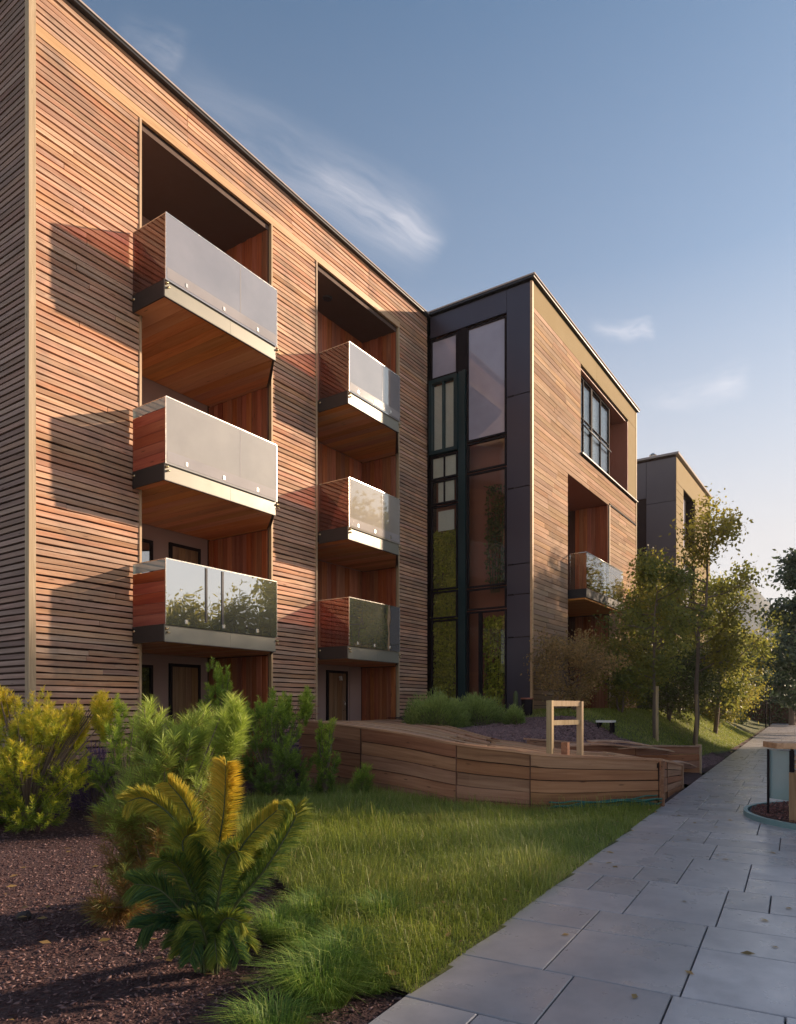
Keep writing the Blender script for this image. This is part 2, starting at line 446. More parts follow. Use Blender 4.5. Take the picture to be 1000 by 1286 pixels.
def slab_mat():
    m, t, out = new_mat('blue_grey_stone_slab')
    v, r, oc = coords(t, (1, 1, 1))
    n1 = t.noise(v, 1.4, 6, 0.6, 0.5)
    n2 = t.noise(v, 60, 3, 0.6)
    n3 = t.noise(v, 2.6, 6, 0.62, 0.1)
    c = t.ramp(n1, [(0.3, (0.37, 0.345, 0.36)), (0.7, (0.52, 0.485, 0.49))])
    hsv = t.node('ShaderNodeHueSaturation')
    t.l.new(c, hsv.inputs['Color'])
    t.l.new(t.math('ADD', t.math('MULTIPLY', r, 0.3), 0.85), hsv.inputs['Value'])
    t.l.new(t.math('ADD', t.math('MULTIPLY', t.math('FRACT', t.math('MULTIPLY', r, 5.3)), 0.06), 0.47), hsv.inputs['Hue'])
    c = t.mix(t.math('MULTIPLY', t.ramp(n3, [(0.48, 0.0), (0.70, 1.0)]), 0.45), hsv.outputs[0], (0.19, 0.175, 0.185))
    c = t.mix(t.math('MULTIPLY', n2, 0.25), c, (0.45, 0.43, 0.43))
    b = t.node('ShaderNodeBump')
    b.inputs['Strength'].default_value = 0.10
    b.inputs['Distance'].default_value = 0.01
    t.l.new(t.math('ADD', n3, t.math('MULTIPLY', n2, 0.2)), b.inputs['Height'])
    rg = t.math('ADD', t.math('MULTIPLY', n3, 0.42), 0.10)
    p = principled(t, out, Base_Color=c, Roughness=rg, Normal=b.outputs[0])
    p.inputs['Specular IOR Level'].default_value = 0.9
    return m


M['slab'] = slab_mat()


# ------------------------------------------------------------------ mesh helpers
class MB:
    """collects boxes, bars and tubes into one mesh"""
    def __init__(self):
        self.v, self.f = [], []

    def add(self, vs, fs):
        o = len(self.v)
        self.v += [tuple(p) for p in vs]
        self.f += [tuple(i + o for i in f) for f in fs]
        return self

    def box(self, x0, x1, y0, y1, z0, z1):
        if x0 > x1: x0, x1 = x1, x0
        if y0 > y1: y0, y1 = y1, y0
        if z0 > z1: z0, z1 = z1, z0
        return self.add([(x0, y0, z0), (x1, y0, z0), (x1, y1, z0), (x0, y1, z0), (x0, y0, z1), (x1, y0, z1), (x1, y1, z1), (x0, y1, z1)],
                        [(0, 3, 2, 1), (4, 5, 6, 7), (0, 1, 5, 4), (1, 2, 6, 5), (2, 3, 7, 6), (3, 0, 4, 7)])

    def tube(self, pts, rad, n=8, cap=True):
        pts = [Vector(p) for p in pts]
        rs = rad if isinstance(rad, (list, tuple)) else [rad] * len(pts)
        rings = []
        for i, p in enumerate(pts):
            d = (pts[min(i + 1, len(pts) - 1)] - pts[max(i - 1, 0)])
            if d.length < 1e-9:
                d = Vector((0, 0, 1))
            d.normalize()
            a = d.cross(Vector((0, 0, 1)) if abs(d.z) < 0.95 else Vector((1, 0, 0))).normalized()
            b = d.cross(a)
            rings.append([p + (a * math.cos(2 * math.pi * k / n) + b * math.sin(2 * math.pi * k / n)) * rs[i] for k in range(n)])
        vs = [q for ring in rings for q in ring]
        fs = []
        for i in range(len(pts) - 1):
            for k in range(n):
                fs.append((i * n + k, i * n + (k + 1) % n, (i + 1) * n + (k + 1) % n, (i + 1) * n + k))
        if cap:
            fs.append(tuple(range(n - 1, -1, -1)))
            fs.append(tuple(range((len(pts) - 1) * n, len(pts) * n)))
        return self.add(vs, fs)

    def sweep(self, a0, a1, b1, b0):
        """four lists of points: a beam whose four edges follow them"""
        n = len(a0)
        vs = list(a0) + list(a1) + list(b1) + list(b0)
        fs = []
        for i in range(n - 1):
            for j in range(4):
                k = (j + 1) % 4
                fs.append((j * n + i, k * n + i, k * n + i + 1, j * n + i + 1))
        fs.append((0, 3 * n, 2 * n, n))
        fs.append((n - 1, 2 * n - 1, 3 * n - 1, 4 * n - 1))
        return self.add(vs, fs)

    def mesh(self, name, mat, smooth=False):
        me = bpy.data.meshes.new(name)
        me.from_pydata(self.v, [], self.f)
        me.materials.append(mat)
        if smooth:
            me.polygons.foreach_set('use_smooth', [True] * len(me.polygons))
        me.update()
        return me


def grain(me, n):
    """length along a bent board, and its cross section, for the wood grain"""
    co = [v.co.copy() for v in me.vertices]
    al = [0.0]
    for i in range(1, n):
        al.append(al[-1] + (co[i] - co[i - 1]).length)
    a = me.attributes.new('grain', 'FLOAT_VECTOR', 'POINT')
    z0 = co[0].z
    vals = []
    for k, c in enumerate(co):
        j = k // n
        d = (co[(k % n)] - c); d.z = 0
        vals += [al[k % n], d.length, c.z - co[k % n].z + 0.0 * z0]
    a.data.foreach_set('vector', vals)
    return me


W = {}      # world position of each object's origin (nothing is rotated but leaves of the tree of objects)


def link(name, data, parent=None, at=(0, 0, 0), rot=None, kind=None, label=None):
    o = bpy.data.objects.new(name, data)
    COL.objects.link(o)
    o.location = at
    W[o.name] = Vector(at)
    if rot:
        o.rotation_euler = rot
    if parent is not None:
        o.parent = parent
        o.matrix_parent_inverse = Matrix.Translation(-W[parent.name])
    if kind:
        o['kind'] = kind
    if label:
        o['label'] = label
    return o


def thing(name, label, cat, at=(0, 0, 0), group=None, data=None, rot=None):
    o = link(name, data, None, at, rot)
    o['label'] = label
    o['category'] = cat
    if group:
        o['group'] = group
    return o


def structure(name, data, **k):
    return link(name, data, None, kind='structure', **k)


def part(name, mb, mat, parent, smooth=False, **k):
    return link(name, mb.mesh(name, M[mat], smooth), parent, **k)


def copy_tree(root, loc, rotz, scale, label):
    r = root.copy(); COL.objects.link(r)
    r.location = loc; r.rotation_euler = (0, 0, rotz); r.scale = (scale,) * 3
    r['label'] = label
    for ch in list(root.children):
        c = ch.copy(); COL.objects.link(c); c.parent = r
    return r


def np_mesh(name, V, F, mat, tint=None, smooth=False):
    V = np.asarray(V, np.float32); F = np.asarray(F, np.int32)
    me = bpy.data.meshes.new(name)
    me.vertices.add(len(V)); me.vertices.foreach_set('co', V.ravel())
    n, k = F.shape
    me.loops.add(n * k); me.loops.foreach_set('vertex_index', F.ravel())
    me.polygons.add(n)
    me.polygons.foreach_set('loop_start', np.arange(0, n * k, k, dtype=np.int32))
    if smooth:
        me.polygons.foreach_set('use_smooth', np.ones(n, bool))
    me.update(calc_edges=True)
    if tint is not None:
        a = me.attributes.new('tint', 'FLOAT', 'POINT')
        a.data.foreach_set('value', np.asarray(tint, np.float32))
    me.materials.append(mat)
    return me


def unit(a):
    return a / np.maximum(np.linalg.norm(a, axis=-1, keepdims=True), 1e-9)


def needles(base, direc, length, width, tint, droop=0.0, flat=None):
    """one thin triangle-pair blade per row: base, middle, tip"""
    n = len(base)
    d = unit(direc)
    side = flat if flat is not None else unit(np.cross(d, RNG.normal(size=(n, 3))))
    L = np.asarray(length).reshape(-1, 1); w = np.asarray(width).reshape(-1, 1) * 0.5
    mid = base + d * L * 0.5
    tip = base + d * L - np.array([0, 0, 1.0]) * (L * droop)
    V = np.stack([base - side * w * 0.6, base + side * w * 0.6, mid + side * w, tip, mid - side * w], 1).reshape(-1, 3)
    i = np.arange(n)[:, None] * 5
    F = np.concatenate([i + np.array([[0, 1, 2]]), i + np.array([[0, 2, 4]]), i + np.array([[4, 2, 3]])], 1).reshape(-1, 3)
    return V, F, np.repeat(tint, 5)


def merge(parts):
    V, F, T, o = [], [], [], 0
    for v, f, t in parts:
        V.append(v); F.append(f + o); T.append(t); o += len(v)
    return np.concatenate(V), np.concatenate(F), np.concatenate(T)


def leaves(pos, size, tint, up=0.3):
    """leaf-shaped folded diamonds, four corners each"""
    n = len(pos)
    a = unit(RNG.normal(size=(n, 3)) + np.array([0, 0, -up]))
    b = unit(np.cross(a, RNG.normal(size=(n, 3))))
    s = np.asarray(size).reshape(-1, 1)
    V = np.stack([pos, pos + a * s * 0.5 + b * s * 0.28, pos + a * s, pos + a * s * 0.5 - b * s * 0.28], 1).reshape(-1, 3)
    i = np.arange(n)[:, None] * 4
    F = np.concatenate([i + np.array([[0, 1, 2]]), i + np.array([[0, 2, 3]])], 1).reshape(-1, 3)
    return V, F, np.repeat(tint, 4)


def smooth01(t):
    t = np.clip(t, 0, 1)
    return t * t * (3 - 2 * t)


def wob(x, y, s=1.0, seed=0.0):
    return (np.sin(x * 1.7 * s + seed) * np.cos(y * 2.3 * s + seed * 2) + 0.5 * np.sin(x * 4.1 * s + 1.3 + seed) * np.sin(y * 3.7 * s + 0.4)
            + 0.25 * np.sin(x * 9.3 * s + y * 7.1 * s + seed)) / 1.75


def path_y(x):
    return 2.10 + 0.0755 * (x - 2.81)


# ------------------------------------------------------------------ ground, mulch, terrace, lawns
def terrace_z(x, y):
    d = y - path_y(x)
    amp = 0.92 + 0.18 * smooth01((x - 11.5) / 2.5) + 0.42 * smooth01((x - 14.5) / 3.5) - 0.8 * smooth01((x - 36) / 25)
    return amp * smooth01(d / 3.2) + 0.015 * wob(x, y, 1.2) - 0.03


def bed_z(x, y):
    rise = 0.35 * smooth01((y - 8.6) / 2.2) * smooth01((10.2 - x) / 1.5)
    return -0.035 + 0.03 * wob(x, y, 0.9) * smooth01((y - path_y(x)) / 0.5) + rise


def lawn_z(x, y):
    return np.maximum(0.0, 0.035 * smooth01((y - path_y(x)) / 0.4)) + 0.02 * wob(x, y, 0.8, 2.0) * smooth01((y - path_y(x)) / 0.5)


def inside(px, py, poly):
    px = np.asarray(px, float); py = np.asarray(py, float)
    r = np.zeros(px.shape, bool)
    n = len(poly)
    for i in range(n):
        x0, y0 = poly[i]; x1, y1 = poly[(i + 1) % n]
        c = ((y0 > py) != (y1 > py)) & (px < (x1 - x0) * (py - y0) / ((y1 - y0) if y1 != y0 else 1e-9) + x0)
        r ^= c
    return r


def sheet(name, poly, zf, step, mat, kind='structure', edge_drop=0.0):
    xs = [p[0] for p in poly]; ys = [p[1] for p in poly]
    gx = np.arange(min(xs), max(xs) + step, step); gy = np.arange(min(ys), max(ys) + step, step)
    X, Y = np.meshgrid(gx, gy, indexing='ij')
    Z = zf(X, Y)
    nx, ny = X.shape
    idx = np.arange(nx * ny).reshape(nx, ny)
    F = np.stack([idx[:-1, :-1], idx[1:, :-1], idx[1:, 1:], idx[:-1, 1:]], -1).reshape(-1, 4)
    cx = (X[:-1, :-1] + step / 2).ravel(); cy = (Y[:-1, :-1] + step / 2).ravel()
    F = F[inside(cx, cy, poly)]
    used = np.unique(F)
    remap = -np.ones(nx * ny, int); remap[used] = np.arange(len(used))
    V = np.stack([X.ravel(), Y.ravel(), Z.ravel()], 1)[used]
    me = np_mesh(name, V, remap[F], M[mat], smooth=True)
    return link(name, me, None, kind=kind)


g = MB(); g.add([(-300, -1400, -0.22), (2400, -1400, -0.22), (2400, 1400, -0.22), (-300, 1400, -0.22)], [(0, 1, 2, 3)])
structure('ground', g.mesh('ground', M['field']))

FRONT = [(11.25, 10.2, 1.28), (11.0, 9.3, 1.27), (10.3, 6.98, 1.13), (9.64, 5.4, 1.0), (9.66, 4.5, 0.93), (9.96, 3.85, 0.86), (11.55, 2.84, 0.745), (11.78, 2.84, 0.73), (13.0, 2.98, 0.62), (14.8, 3.10, 0.42)]
BACK = [(16.4, 11.0, 1.24), (16.3, 10.4, 1.22), (14.2, 8.2, 1.15), (11.9, 5.9, 1.0), (11.6, 5.2, 0.95), (11.55, 4.6, 0.88), (12.1, 4.1, 0.80), (12.5, 3.95, 0.78), (13.6, 3.7, 0.64), (15.0, 3.45, 0.44)]

bed_poly = [(-4, path_y(-4)), (14, path_y(14)), (14, 4.2), (11.6, 4.6), (11.8, 5.9), (13.2, 11.6), (-4, 11.6), (-4, 11.6)]
sheet('mulch_bed', bed_poly, bed_z, 0.11, 'mulch')
lawn_poly = [(11.55, path_y(11.55) - 0.02), (3.25, path_y(3.25) - 0.02), (3.35, 2.7), (3.95, 3.4), (4.7, 4.6), (5.6, 6.0), (7.2, 7.8), (8.7, 8.9), (10.6, 8.6), (10.35, 6.98), (9.7, 5.4), (9.72, 4.5), (10.0, 3.85)]
sheet('lawn', lawn_poly, lawn_z, 0.07, 'turf')
ter_poly = [(16.4, 11.3), (14.15, 8.3), (11.75, 5.9), (11.5, 4.4), (12.3, 4.1), (15.2, 3.3), (16, path_y(16) + 0.03), (75, path_y(75) + 0.03), (75, 30), (16.4, 30)]
sheet('terrace_bed', ter_poly, terrace_z, 0.25, 'mulch')
# grassed part of the terrace: 6 mm above the mulch sheet
tl_poly = [(16.3, 7.9), (16.8, 6.0), (17.0, 5.0), (18.8, 4.45), (21.5, 4.15), (24.5, path_y(24.5) + 0.55), (28, path_y(28) + 0.22), (74, path_y(74) + 0.15), (74, 29), (34, 29), (34, 7.8)]
sheet('terrace_lawn', tl_poly, lambda x, y: terrace_z(x, y) + 0.012, 0.25, 'turf')

# unseen pale paving, added to bounce sunlight into the shaded garden and soffits
fc = MB(); fc.add([(-60, -70, -0.20), (90, -70, -0.20), (90, -3.4, -0.20), (-60, -9.0, -0.20)], [(0, 1, 2, 3)])
M['bounce_paving'] = plain('pale_bounce_paving', (0.50, 0.44, 0.37), 0.9, 0, 0.05, 0.6)
structure('bounce_paving', fc.mesh('bounce_paving', M['bounce_paving']))

# mountain far off to the right of the street
def mountain():
    n, mrow = 90, 14
    V, F = [], []
    for i in range(n + 1):
        u = i / n
        x = 700 + 650 * u * 0.3
        y = 430 - 640 * u
        ridge = 20 + 105 * math.exp(-((u - 0.45) / 0.17) ** 2) + 42 * math.exp(-((u - 0.72) / 0.2) ** 2) + 60 * math.exp(-((u - 0.1) / 0.2) ** 2)
        ridge += 5 * math.sin(u * 41) + 3 * math.sin(u * 97 + 1) + 1.6 * math.sin(u * 213)
        for j in range(mrow + 1):
            w = j / mrow
            h = ridge * (1 - abs(2 * w - 1) ** 1.15)
            h += 4 * math.sin(u * 130 + w * 21) * math.sin(w * 3.14) + 3 * math.sin(u * 60 - w * 33) * math.sin(w * 3.14)
            V.append((x + (w - 0.5) * 420, y - (w - 0.5) * 60, h - 6))
    for i in range(n):
        for j in range(mrow):
            a = i * (mrow + 1) + j
            F.append((a, a + mrow + 1, a + mrow + 2, a + 1))
    structure('mountain', np_mesh('mountain', V, F, M['rock']))


mountain()

# ------------------------------------------------------------------ stone path
PD = Vector((0.99716, 0.07528, 0)); PN = Vector((0.07528, -0.99716, 0)); PO = Vector((2.81, 2.10, 0))
pa = math.atan2(PD.y, PD.x)


def pw(p, q, z=0.0):
    return PO + PD * p + PN * q + Vector((0, 0, z))


pb = MB()
a, b, c, d = pw(-9, -0.0), pw(73, 0.0), pw(73, 5.1), pw(-9, 5.1)
pb.add([(v.x, v.y, -0.030) for v in (a, b, c, d)] + [(v.x, v.y, -0.2) for v in (a, b, c, d)],
       [(0, 3, 2, 1), (4, 5, 6, 7), (0, 1, 5, 4), (1, 2, 6, 5), (2, 3, 7, 6), (3, 0, 4, 7)][::1])
path = structure('path', pb.mesh('path', M['joint']))
slab_cache = {}


def slab_mesh(L, B):
    k = (round(L, 3), round(B, 3))
    if k not in slab_cache:
        x, y, z, e = L / 2 - 0.0045, B / 2 - 0.0045, 0.0, 0.005
        vs = [(-x, -y, -0.05), (x, -y, -0.05), (x, y, -0.05), (-x, y, -0.05),
              (-x, -y, -e), (x, -y, -e), (x, y, -e), (-x, y, -e),
              (-x + e, -y + e, z), (x - e, -y + e, z), (x - e, y - e, z), (-x + e, y - e, z)]
        fs = [(0, 1, 5, 4), (1, 2, 6, 5), (2, 3, 7, 6), (3, 0, 4, 7), (4, 5, 9, 8), (5, 6, 10, 9), (6, 7, 11, 10), (7, 4, 8, 11), (8, 9, 10, 11)]
        slab_cache[k] = MB().add(vs, fs).mesh('paving_slab', M['slab'])
    return slab_cache[k]


n_slab = 0
far = MB()
rs = random.Random(21)


def put_slab(p0, L, q0, B):
    global n_slab
    pc, qc = p0 + L / 2, q0 + B / 2
    w = pw(pc, qc, rs.uniform(-0.0025, 0.0015))
    if p0 < 26 and n_slab < 290:
        n_slab += 1
        link('paving_slab', slab_mesh(L, B), path, tuple(w), (rs.uniform(-.0015, .0015), rs.uniform(-.0015, .0015), pa))
    else:
        h, k = L / 2 - 0.006, B / 2 - 0.006
        cs = [pw(pc + sx * h, qc + sy * k) for sx, sy in ((-1, -1), (1, -1), (1, 1), (-1, 1))]
        far.add([(v.x, v.y, -0.05) for v in cs] + [(v.x, v.y, 0.0) for v in cs],
                [(4, 7, 6, 5), (0, 1, 5, 4), (1, 2, 6, 5), (2, 3, 7, 6), (3, 0, 4, 7)])


# courses of random width laid across the path; two courses at a time so that big slabs can span both
starts = [-1.6, -1.0, -0.35, 0.40, 1.15, 2.04, 2.57, 3.14, 3.74, 4.30, 4.97]
p, i = -1.6, 0
while p < 72:
    if i + 2 < len(starts):
        L1, L2 = starts[i + 1] - starts[i], starts[i + 2] - starts[i + 1]
    elif p > 26:
        L1 = L2 = 0.9
    else:
        L1, L2 = rs.choice([0.36, 0.45, 0.54, 0.6]), rs.choice([0.36, 0.45, 0.54, 0.6])
    q = 0.0
    first = True
    while q < 4.95:
        w = rs.choice([0.55, 0.66, 0.78, 0.92]) if not first else rs.choice([0.55, 0.72, 0.95])
        if i == 2 and first:
            w = 0.74
        if 5.0 - (q + w) < 0.4:
            w = 5.0 - q
        k = rs.random()
        if (k < 0.22 and L1 + L2 < 1.3 and w < 0.8):
            put_slab(p, L1 + L2, q, w)
        elif k < 0.62 or w < 0.7 or p > 18:
            put_slab(p, L1, q, w); put_slab(p + L1, L2, q, w)
        elif k < 0.82:
            put_slab(p, L1, q, w)
            put_slab(p + L1, L2, q, w * 0.42); put_slab(p + L1, L2, q + w * 0.42, w * 0.58)
        else:
            put_slab(p, L1, q, w * 0.6); put_slab(p, L1, q + w * 0.6, w * 0.4)
            put_slab(p + L1, L2, q, w)
        q += w
        first = False
    p += L1 + L2
    i += 2
link('paving_slab', far.mesh('paving_slab_far', M['slab']), path, kind='stuff')

# ------------------------------------------------------------------ apartment building one (cedar battens, balconies)
B1 = thing('apartment_building', 'cedar batten apartment block with two stacks of glass balconies, nearest on the left', 'building', (5.89, 11.09, 0))
YF = 11.09
BX0, BX1 = 5.89, 18.0
RB = [(7.94, 11.30, 13.08), (12.87, 16.40, 12.35)]      # the two recesses: x0, x1, back wall
ZF = [(2.75, 3.04), (5.57, 5.86), (8.77, 9.06)]         # slab undersides and tops
ZR = 12.40

core = MB()
for x0, x1 in ((BX0, 7.94), (11.30, 12.87), (16.40, BX1)):
    core.box(x0 + 0.03, x1 - (0.0 if x1 < 17 else 0.03), YF + 0.05, 13.1, -0.2, 12.4)
core.box(BX0 + 0.03, BX1 - 0.03, YF + 0.05, 21.0, 12.402, 13.42)
core.box(BX0 + 0.03, BX1 - 0.03, 13.102, 21.0, -0.2, 12.4)
part('wall', core, 'back', B1)

def bat_mesh(L, seedv):
    rr = random.Random(seedv)
    h = 0.0385
    n = 5
    pts = [(-L / 2 + L * i / (n - 1)) for i in range(n)]
    off = [rr.uniform(-0.004, 0.004) for _ in range(n)]
    dz = [rr.uniform(-0.006, 0.006) for _ in range(n)]
    a0 = [(x, -0.0 + o, -h + z) for x, o, z in zip(pts, off, dz)]
    a1 = [(x, 0.045, -h + z) for x, z in zip(pts, dz)]
    b1 = [(x, 0.045, h + z) for x, z in zip(pts, dz)]
    b0 = [(x, -0.0 + o, h + z) for x, o, z in zip(pts, off, dz)]
    return MB().sweep(a0, a1, b1, b0)


PITCH = 0.105
rb = random.Random(5)
n_bat = 0
for (x0, x1, z0, z1) in ((BX0 + 0.09, 7.90, 0.60, 12.40), (11.34, 12.83, 0.60, 12.40), (BX0 + 0.09, 9.0, 12.63, 13.40), (9.0, 12.0, 12.63, 13.40),
                         (12.0, 15.0, 12.63, 13.40), (15.0, BX1 - 0.03, 12.63, 13.40)):
    L = x1 - x0 - 0.006
    var = [bat_mesh(L, s).mesh('batten', M['batten']) for s in range(5)]
    z = z0
    while z < z1 - 0.03:
        zc = z + 0.04 + rb.gauss(0, 0.002)
        if x1 < 8 and rb.random() < 0.28 and n_bat < 285:      # some rows are pieced together from two lengths
            cut_ = x0 + (x1 - x0) * rb.uniform(0.25, 0.75)
            for a_, b_ in ((x0, cut_ - 0.002), (cut_ + 0.002, x1)):
                link('batten', bat_mesh(b_ - a_ - 0.004, n_bat).mesh('batten', M['batten']), B1, ((a_ + b_) / 2, YF + rb.uniform(-0.008, 0.004), zc + rb.uniform(-0.004, 0.004)), (0, rb.gauss(0, 0.003), 0))
                n_bat += 1
        else:
            link('batten', rb.choice(var), B1, ((x0 + x1) / 2, YF + rb.uniform(-0.007, 0.005), zc), (rb.gauss(0, 0.04), rb.gauss(0, 0.0026), 0))
            n_bat += 1
        z += PITCH
rest = MB()
z = 0.60
k = 0
while z < 12.60:
    m = bat_mesh(1.55, 100 + k)
    o = Vector(((16.44 + 17.97) / 2, YF, z + 0.04))
    if z > 9.0 and n_bat < 298:
        link('batten', m.mesh('batten', M['batten']), B1, tuple(o), (0, rb.gauss(0, 0.003), 0)); n_bat += 1
    else:
        rest.add([(v[0] + o.x, v[1] + o.y, v[2] + o.z) for v in m.v], m.f)
    z += PITCH; k += 1
part('batten', rest, 'batten', B1, kind='stuff')
rest = MB()
z = 0.60
while z < 13.38:
    n = 9
    ys = [11.19 + (20.8 - 11.19) * i / (n - 1) for i in range(n)]
    zz = [z + 0.04 + rb.uniform(-0.008, 0.008) for _ in ys]
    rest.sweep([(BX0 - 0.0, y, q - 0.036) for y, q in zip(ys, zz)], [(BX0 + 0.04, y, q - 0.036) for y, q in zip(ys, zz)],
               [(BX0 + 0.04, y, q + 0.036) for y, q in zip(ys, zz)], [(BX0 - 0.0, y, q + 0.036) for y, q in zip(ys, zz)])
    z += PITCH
part('batten', rest, 'batten_shade', B1, kind='stuff', label='battens of the end wall, coloured darker for its shade')

t = MB().box(BX0 - 0.03, BX0 + 0.085, YF - 0.03, YF + 0.09, 0.0, 13.4)
part('corner_post', t, 'post', B1)
t = MB().box(BX0 + 0.09, 16.46, YF - 0.018, YF + 0.04, 12.43, 12.60)
part('trim_board', t, 'trim', B1)
for x in (7.92, 11.32, 12.85, 16.42):
    t = MB().box(x - 0.022, x + 0.022, YF - 0.022, YF + 0.06, 0.3, 12.427)
    part('trim_board', t, 'post', B1)
t = MB().box(BX0 - 0.10, BX1 + 0.05, YF - 0.10, 21.0, 13.42, 13.47)
part('roof_edge', t, 'dark_metal', B1)
t = MB().box(BX0 - 0.12, BX1 + 0.06, YF - 0.12, 21.0, 13.472, 13.505)
part('roof', t, 'flash', B1)

rj = random.Random(9)
for bi, (rx0, rx1, yb) in enumerate(RB):
    # back wall, ceiling, jambs of the recess
    part('recess_wall', MB().box(rx0 + 0.004, rx1 - 0.10, yb, yb + 0.018 if yb > 13 else 13.09, -0.1, ZR - 0.1), 'plaster', B1)
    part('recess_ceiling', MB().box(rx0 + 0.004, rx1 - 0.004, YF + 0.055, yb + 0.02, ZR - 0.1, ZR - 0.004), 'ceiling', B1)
    part('jamb_lining', MB().box(rx0 + 0.001, rx0 + 0.03, YF + 0.062, yb - 0.004, 0, ZR - 0.104), 'plaster', B1)
    levels = [0.35] + [b for a, b in ZF]
    tops = [a for a, b in ZF] + [ZR - 0.1]
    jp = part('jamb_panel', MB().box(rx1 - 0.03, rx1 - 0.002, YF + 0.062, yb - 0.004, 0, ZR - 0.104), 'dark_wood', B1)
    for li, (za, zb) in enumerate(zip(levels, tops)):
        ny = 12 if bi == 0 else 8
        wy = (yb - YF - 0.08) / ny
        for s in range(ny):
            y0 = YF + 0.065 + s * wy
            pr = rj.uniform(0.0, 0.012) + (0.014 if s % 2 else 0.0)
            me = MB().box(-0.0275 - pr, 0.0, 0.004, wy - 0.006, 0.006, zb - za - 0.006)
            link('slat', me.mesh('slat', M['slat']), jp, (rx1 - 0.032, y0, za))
        if bi == 1 and li > 0:      # timber back wall of the right hand stack
            nx = 12
            wx = (rx1 - 0.1 - 13.9) / nx
            tb = part('timber_wall', MB().box(13.88, rx1 - 0.1, yb - 0.02, yb - 0.002, za, zb), 'dark_wood', B1)
            for s in range(nx):
                me = MB().box(0.003, wx - 0.004, -0.02 - rj.uniform(0, 0.014), 0.0, 0.005, zb - za - 0.005)
                link('slat', me.mesh('slat', M['slat']), tb, (13.9 + s * wx, yb - 0.022, za))

# doors and windows on the back walls
def door(par, x0, x1, y, z0, z1, mat='door', frame='frame', planks=4, lamp=False):
    f = MB()
    f.box(x0 - 0.07, x0, y - 0.06, y - 0.002, z0, z1 + 0.07); f.box(x1, x1 + 0.07, y - 0.06, y - 0.002, z0, z1 + 0.07)
    f.box(x0 - 0.001, x1 + 0.001, y - 0.058, y - 0.002, z1, z1 + 0.068)
    dr = part('door', f, frame, par)
    w = (x1 - x0) / planks
    for i in range(planks):
        link('plank', MB().box(x0 + i * w + 0.004, x0 + (i + 1) * w - 0.004, y - 0.045, y - 0.003, z0, z1 - 0.004).mesh('plank', M[mat]), dr)
    h = MB().tube([(x1 - 0.12, y - 0.05, z0 + 1.0), (x1 - 0.12, y - 0.10, z0 + 1.0), (x1 - 0.12, y - 0.10, z0 + 1.25), (x1 - 0.12, y - 0.05, z0 + 1.25)], 0.012, 6)
    part('handle', h, 'rail', dr, smooth=True)
    return dr


def window(par, x0, x1, y, z0, z1, fr='frame', gl='win', nx=1, nz=1, t=0.06, dep=0.08, fy=0.0):
    """a window in a wall facing -Y"""
    f = MB()
    f.box(x0, x0 + t, y - dep, y, z0, z1); f.box(x1 - t, x1, y - dep, y, z0, z1)
    f.box(x0 + t, x1 - t, y - dep, y, z0, z0 + t); f.box(x0 + t, x1 - t, y - dep, y, z1 - t, z1)
    iw = (x1 - x0 - 2 * t) / nx; ih = (z1 - z0 - 2 * t) / nz
    for i in range(1, nx):
        f.box(x0 + t + i * iw - t / 3, x0 + t + i * iw + t / 3, y - dep + 0.005, y - 0.005, z0 + t, z1 - t)
    wn_ = part('window', f, fr, par)
    for i in range(nx):
        for j in range(nz):
            a = x0 + t + i * iw + (t / 3 if i else 0); b = x0 + t + (i + 1) * iw - (t / 3 if i < nx - 1 else 0)
            c0 = z0 + t + j * ih + (0.02 if j else 0); c1 = z0 + t + (j + 1) * ih
            link('pane', MB().box(a, b, y - dep * 0.5 - 0.01, y - dep * 0.5 + 0.006, c0, c1).mesh('pane', M[gl]), wn_)
            if j:
                part('transom', MB().box(a, b, y - dep + 0.005, y - 0.005, c0 - 0.02, c0), fr, wn_)
    return wn_


yb = RB[0][2]
for z0, z1 in ((0.35, 2.52), (3.04, 5.25), (5.86, 8.0), (9.06, 11.2)):
    door(B1, 10.15, 10.88, yb, z0, z1, 'door')
    window(B1, 8.75, 9.62, yb, z0 + 0.02, z1, 'frame', 'win')
yb = RB[1][2]
door(B1, 14.78, 15.55, yb, 0.5, 2.55, 'door')
for z0, z1 in ((3.04, 5.2), (5.86, 7.9), (9.06, 11.2)):
    window(B1, 13.1, 13.8, yb, z0 + 0.02, z1, 'frame', 'win')
wallf = MB().box(14.35, 14.60, yb - 0.03, yb - 0.002, 0.3, 2.72).box(15.75, 16.28, yb - 0.03, yb - 0.002, 0.3, 2.72)
part('panel', wallf, 'plaster', B1)
# round ceiling light in the upper recess, wall lamp over the plank door
lt = MB().tube([(14.0, 11.7, ZR - 0.104), (14.0, 11.7, ZR - 0.14)], [0.13, 0.11], 20)
part('ceiling_light', lt, 'dark_metal', B1)
lt = MB().tube([(15.25, yb - 0.02, 2.44), (15.25, yb - 0.10, 2.44)], [0.03, 0.03], 10).tube([(15.25, yb - 0.10, 2.47), (15.25, yb - 0.10, 2.35)], [0.03, 0.05], 10)
part('wall_lamp', lt, 'white', B1)

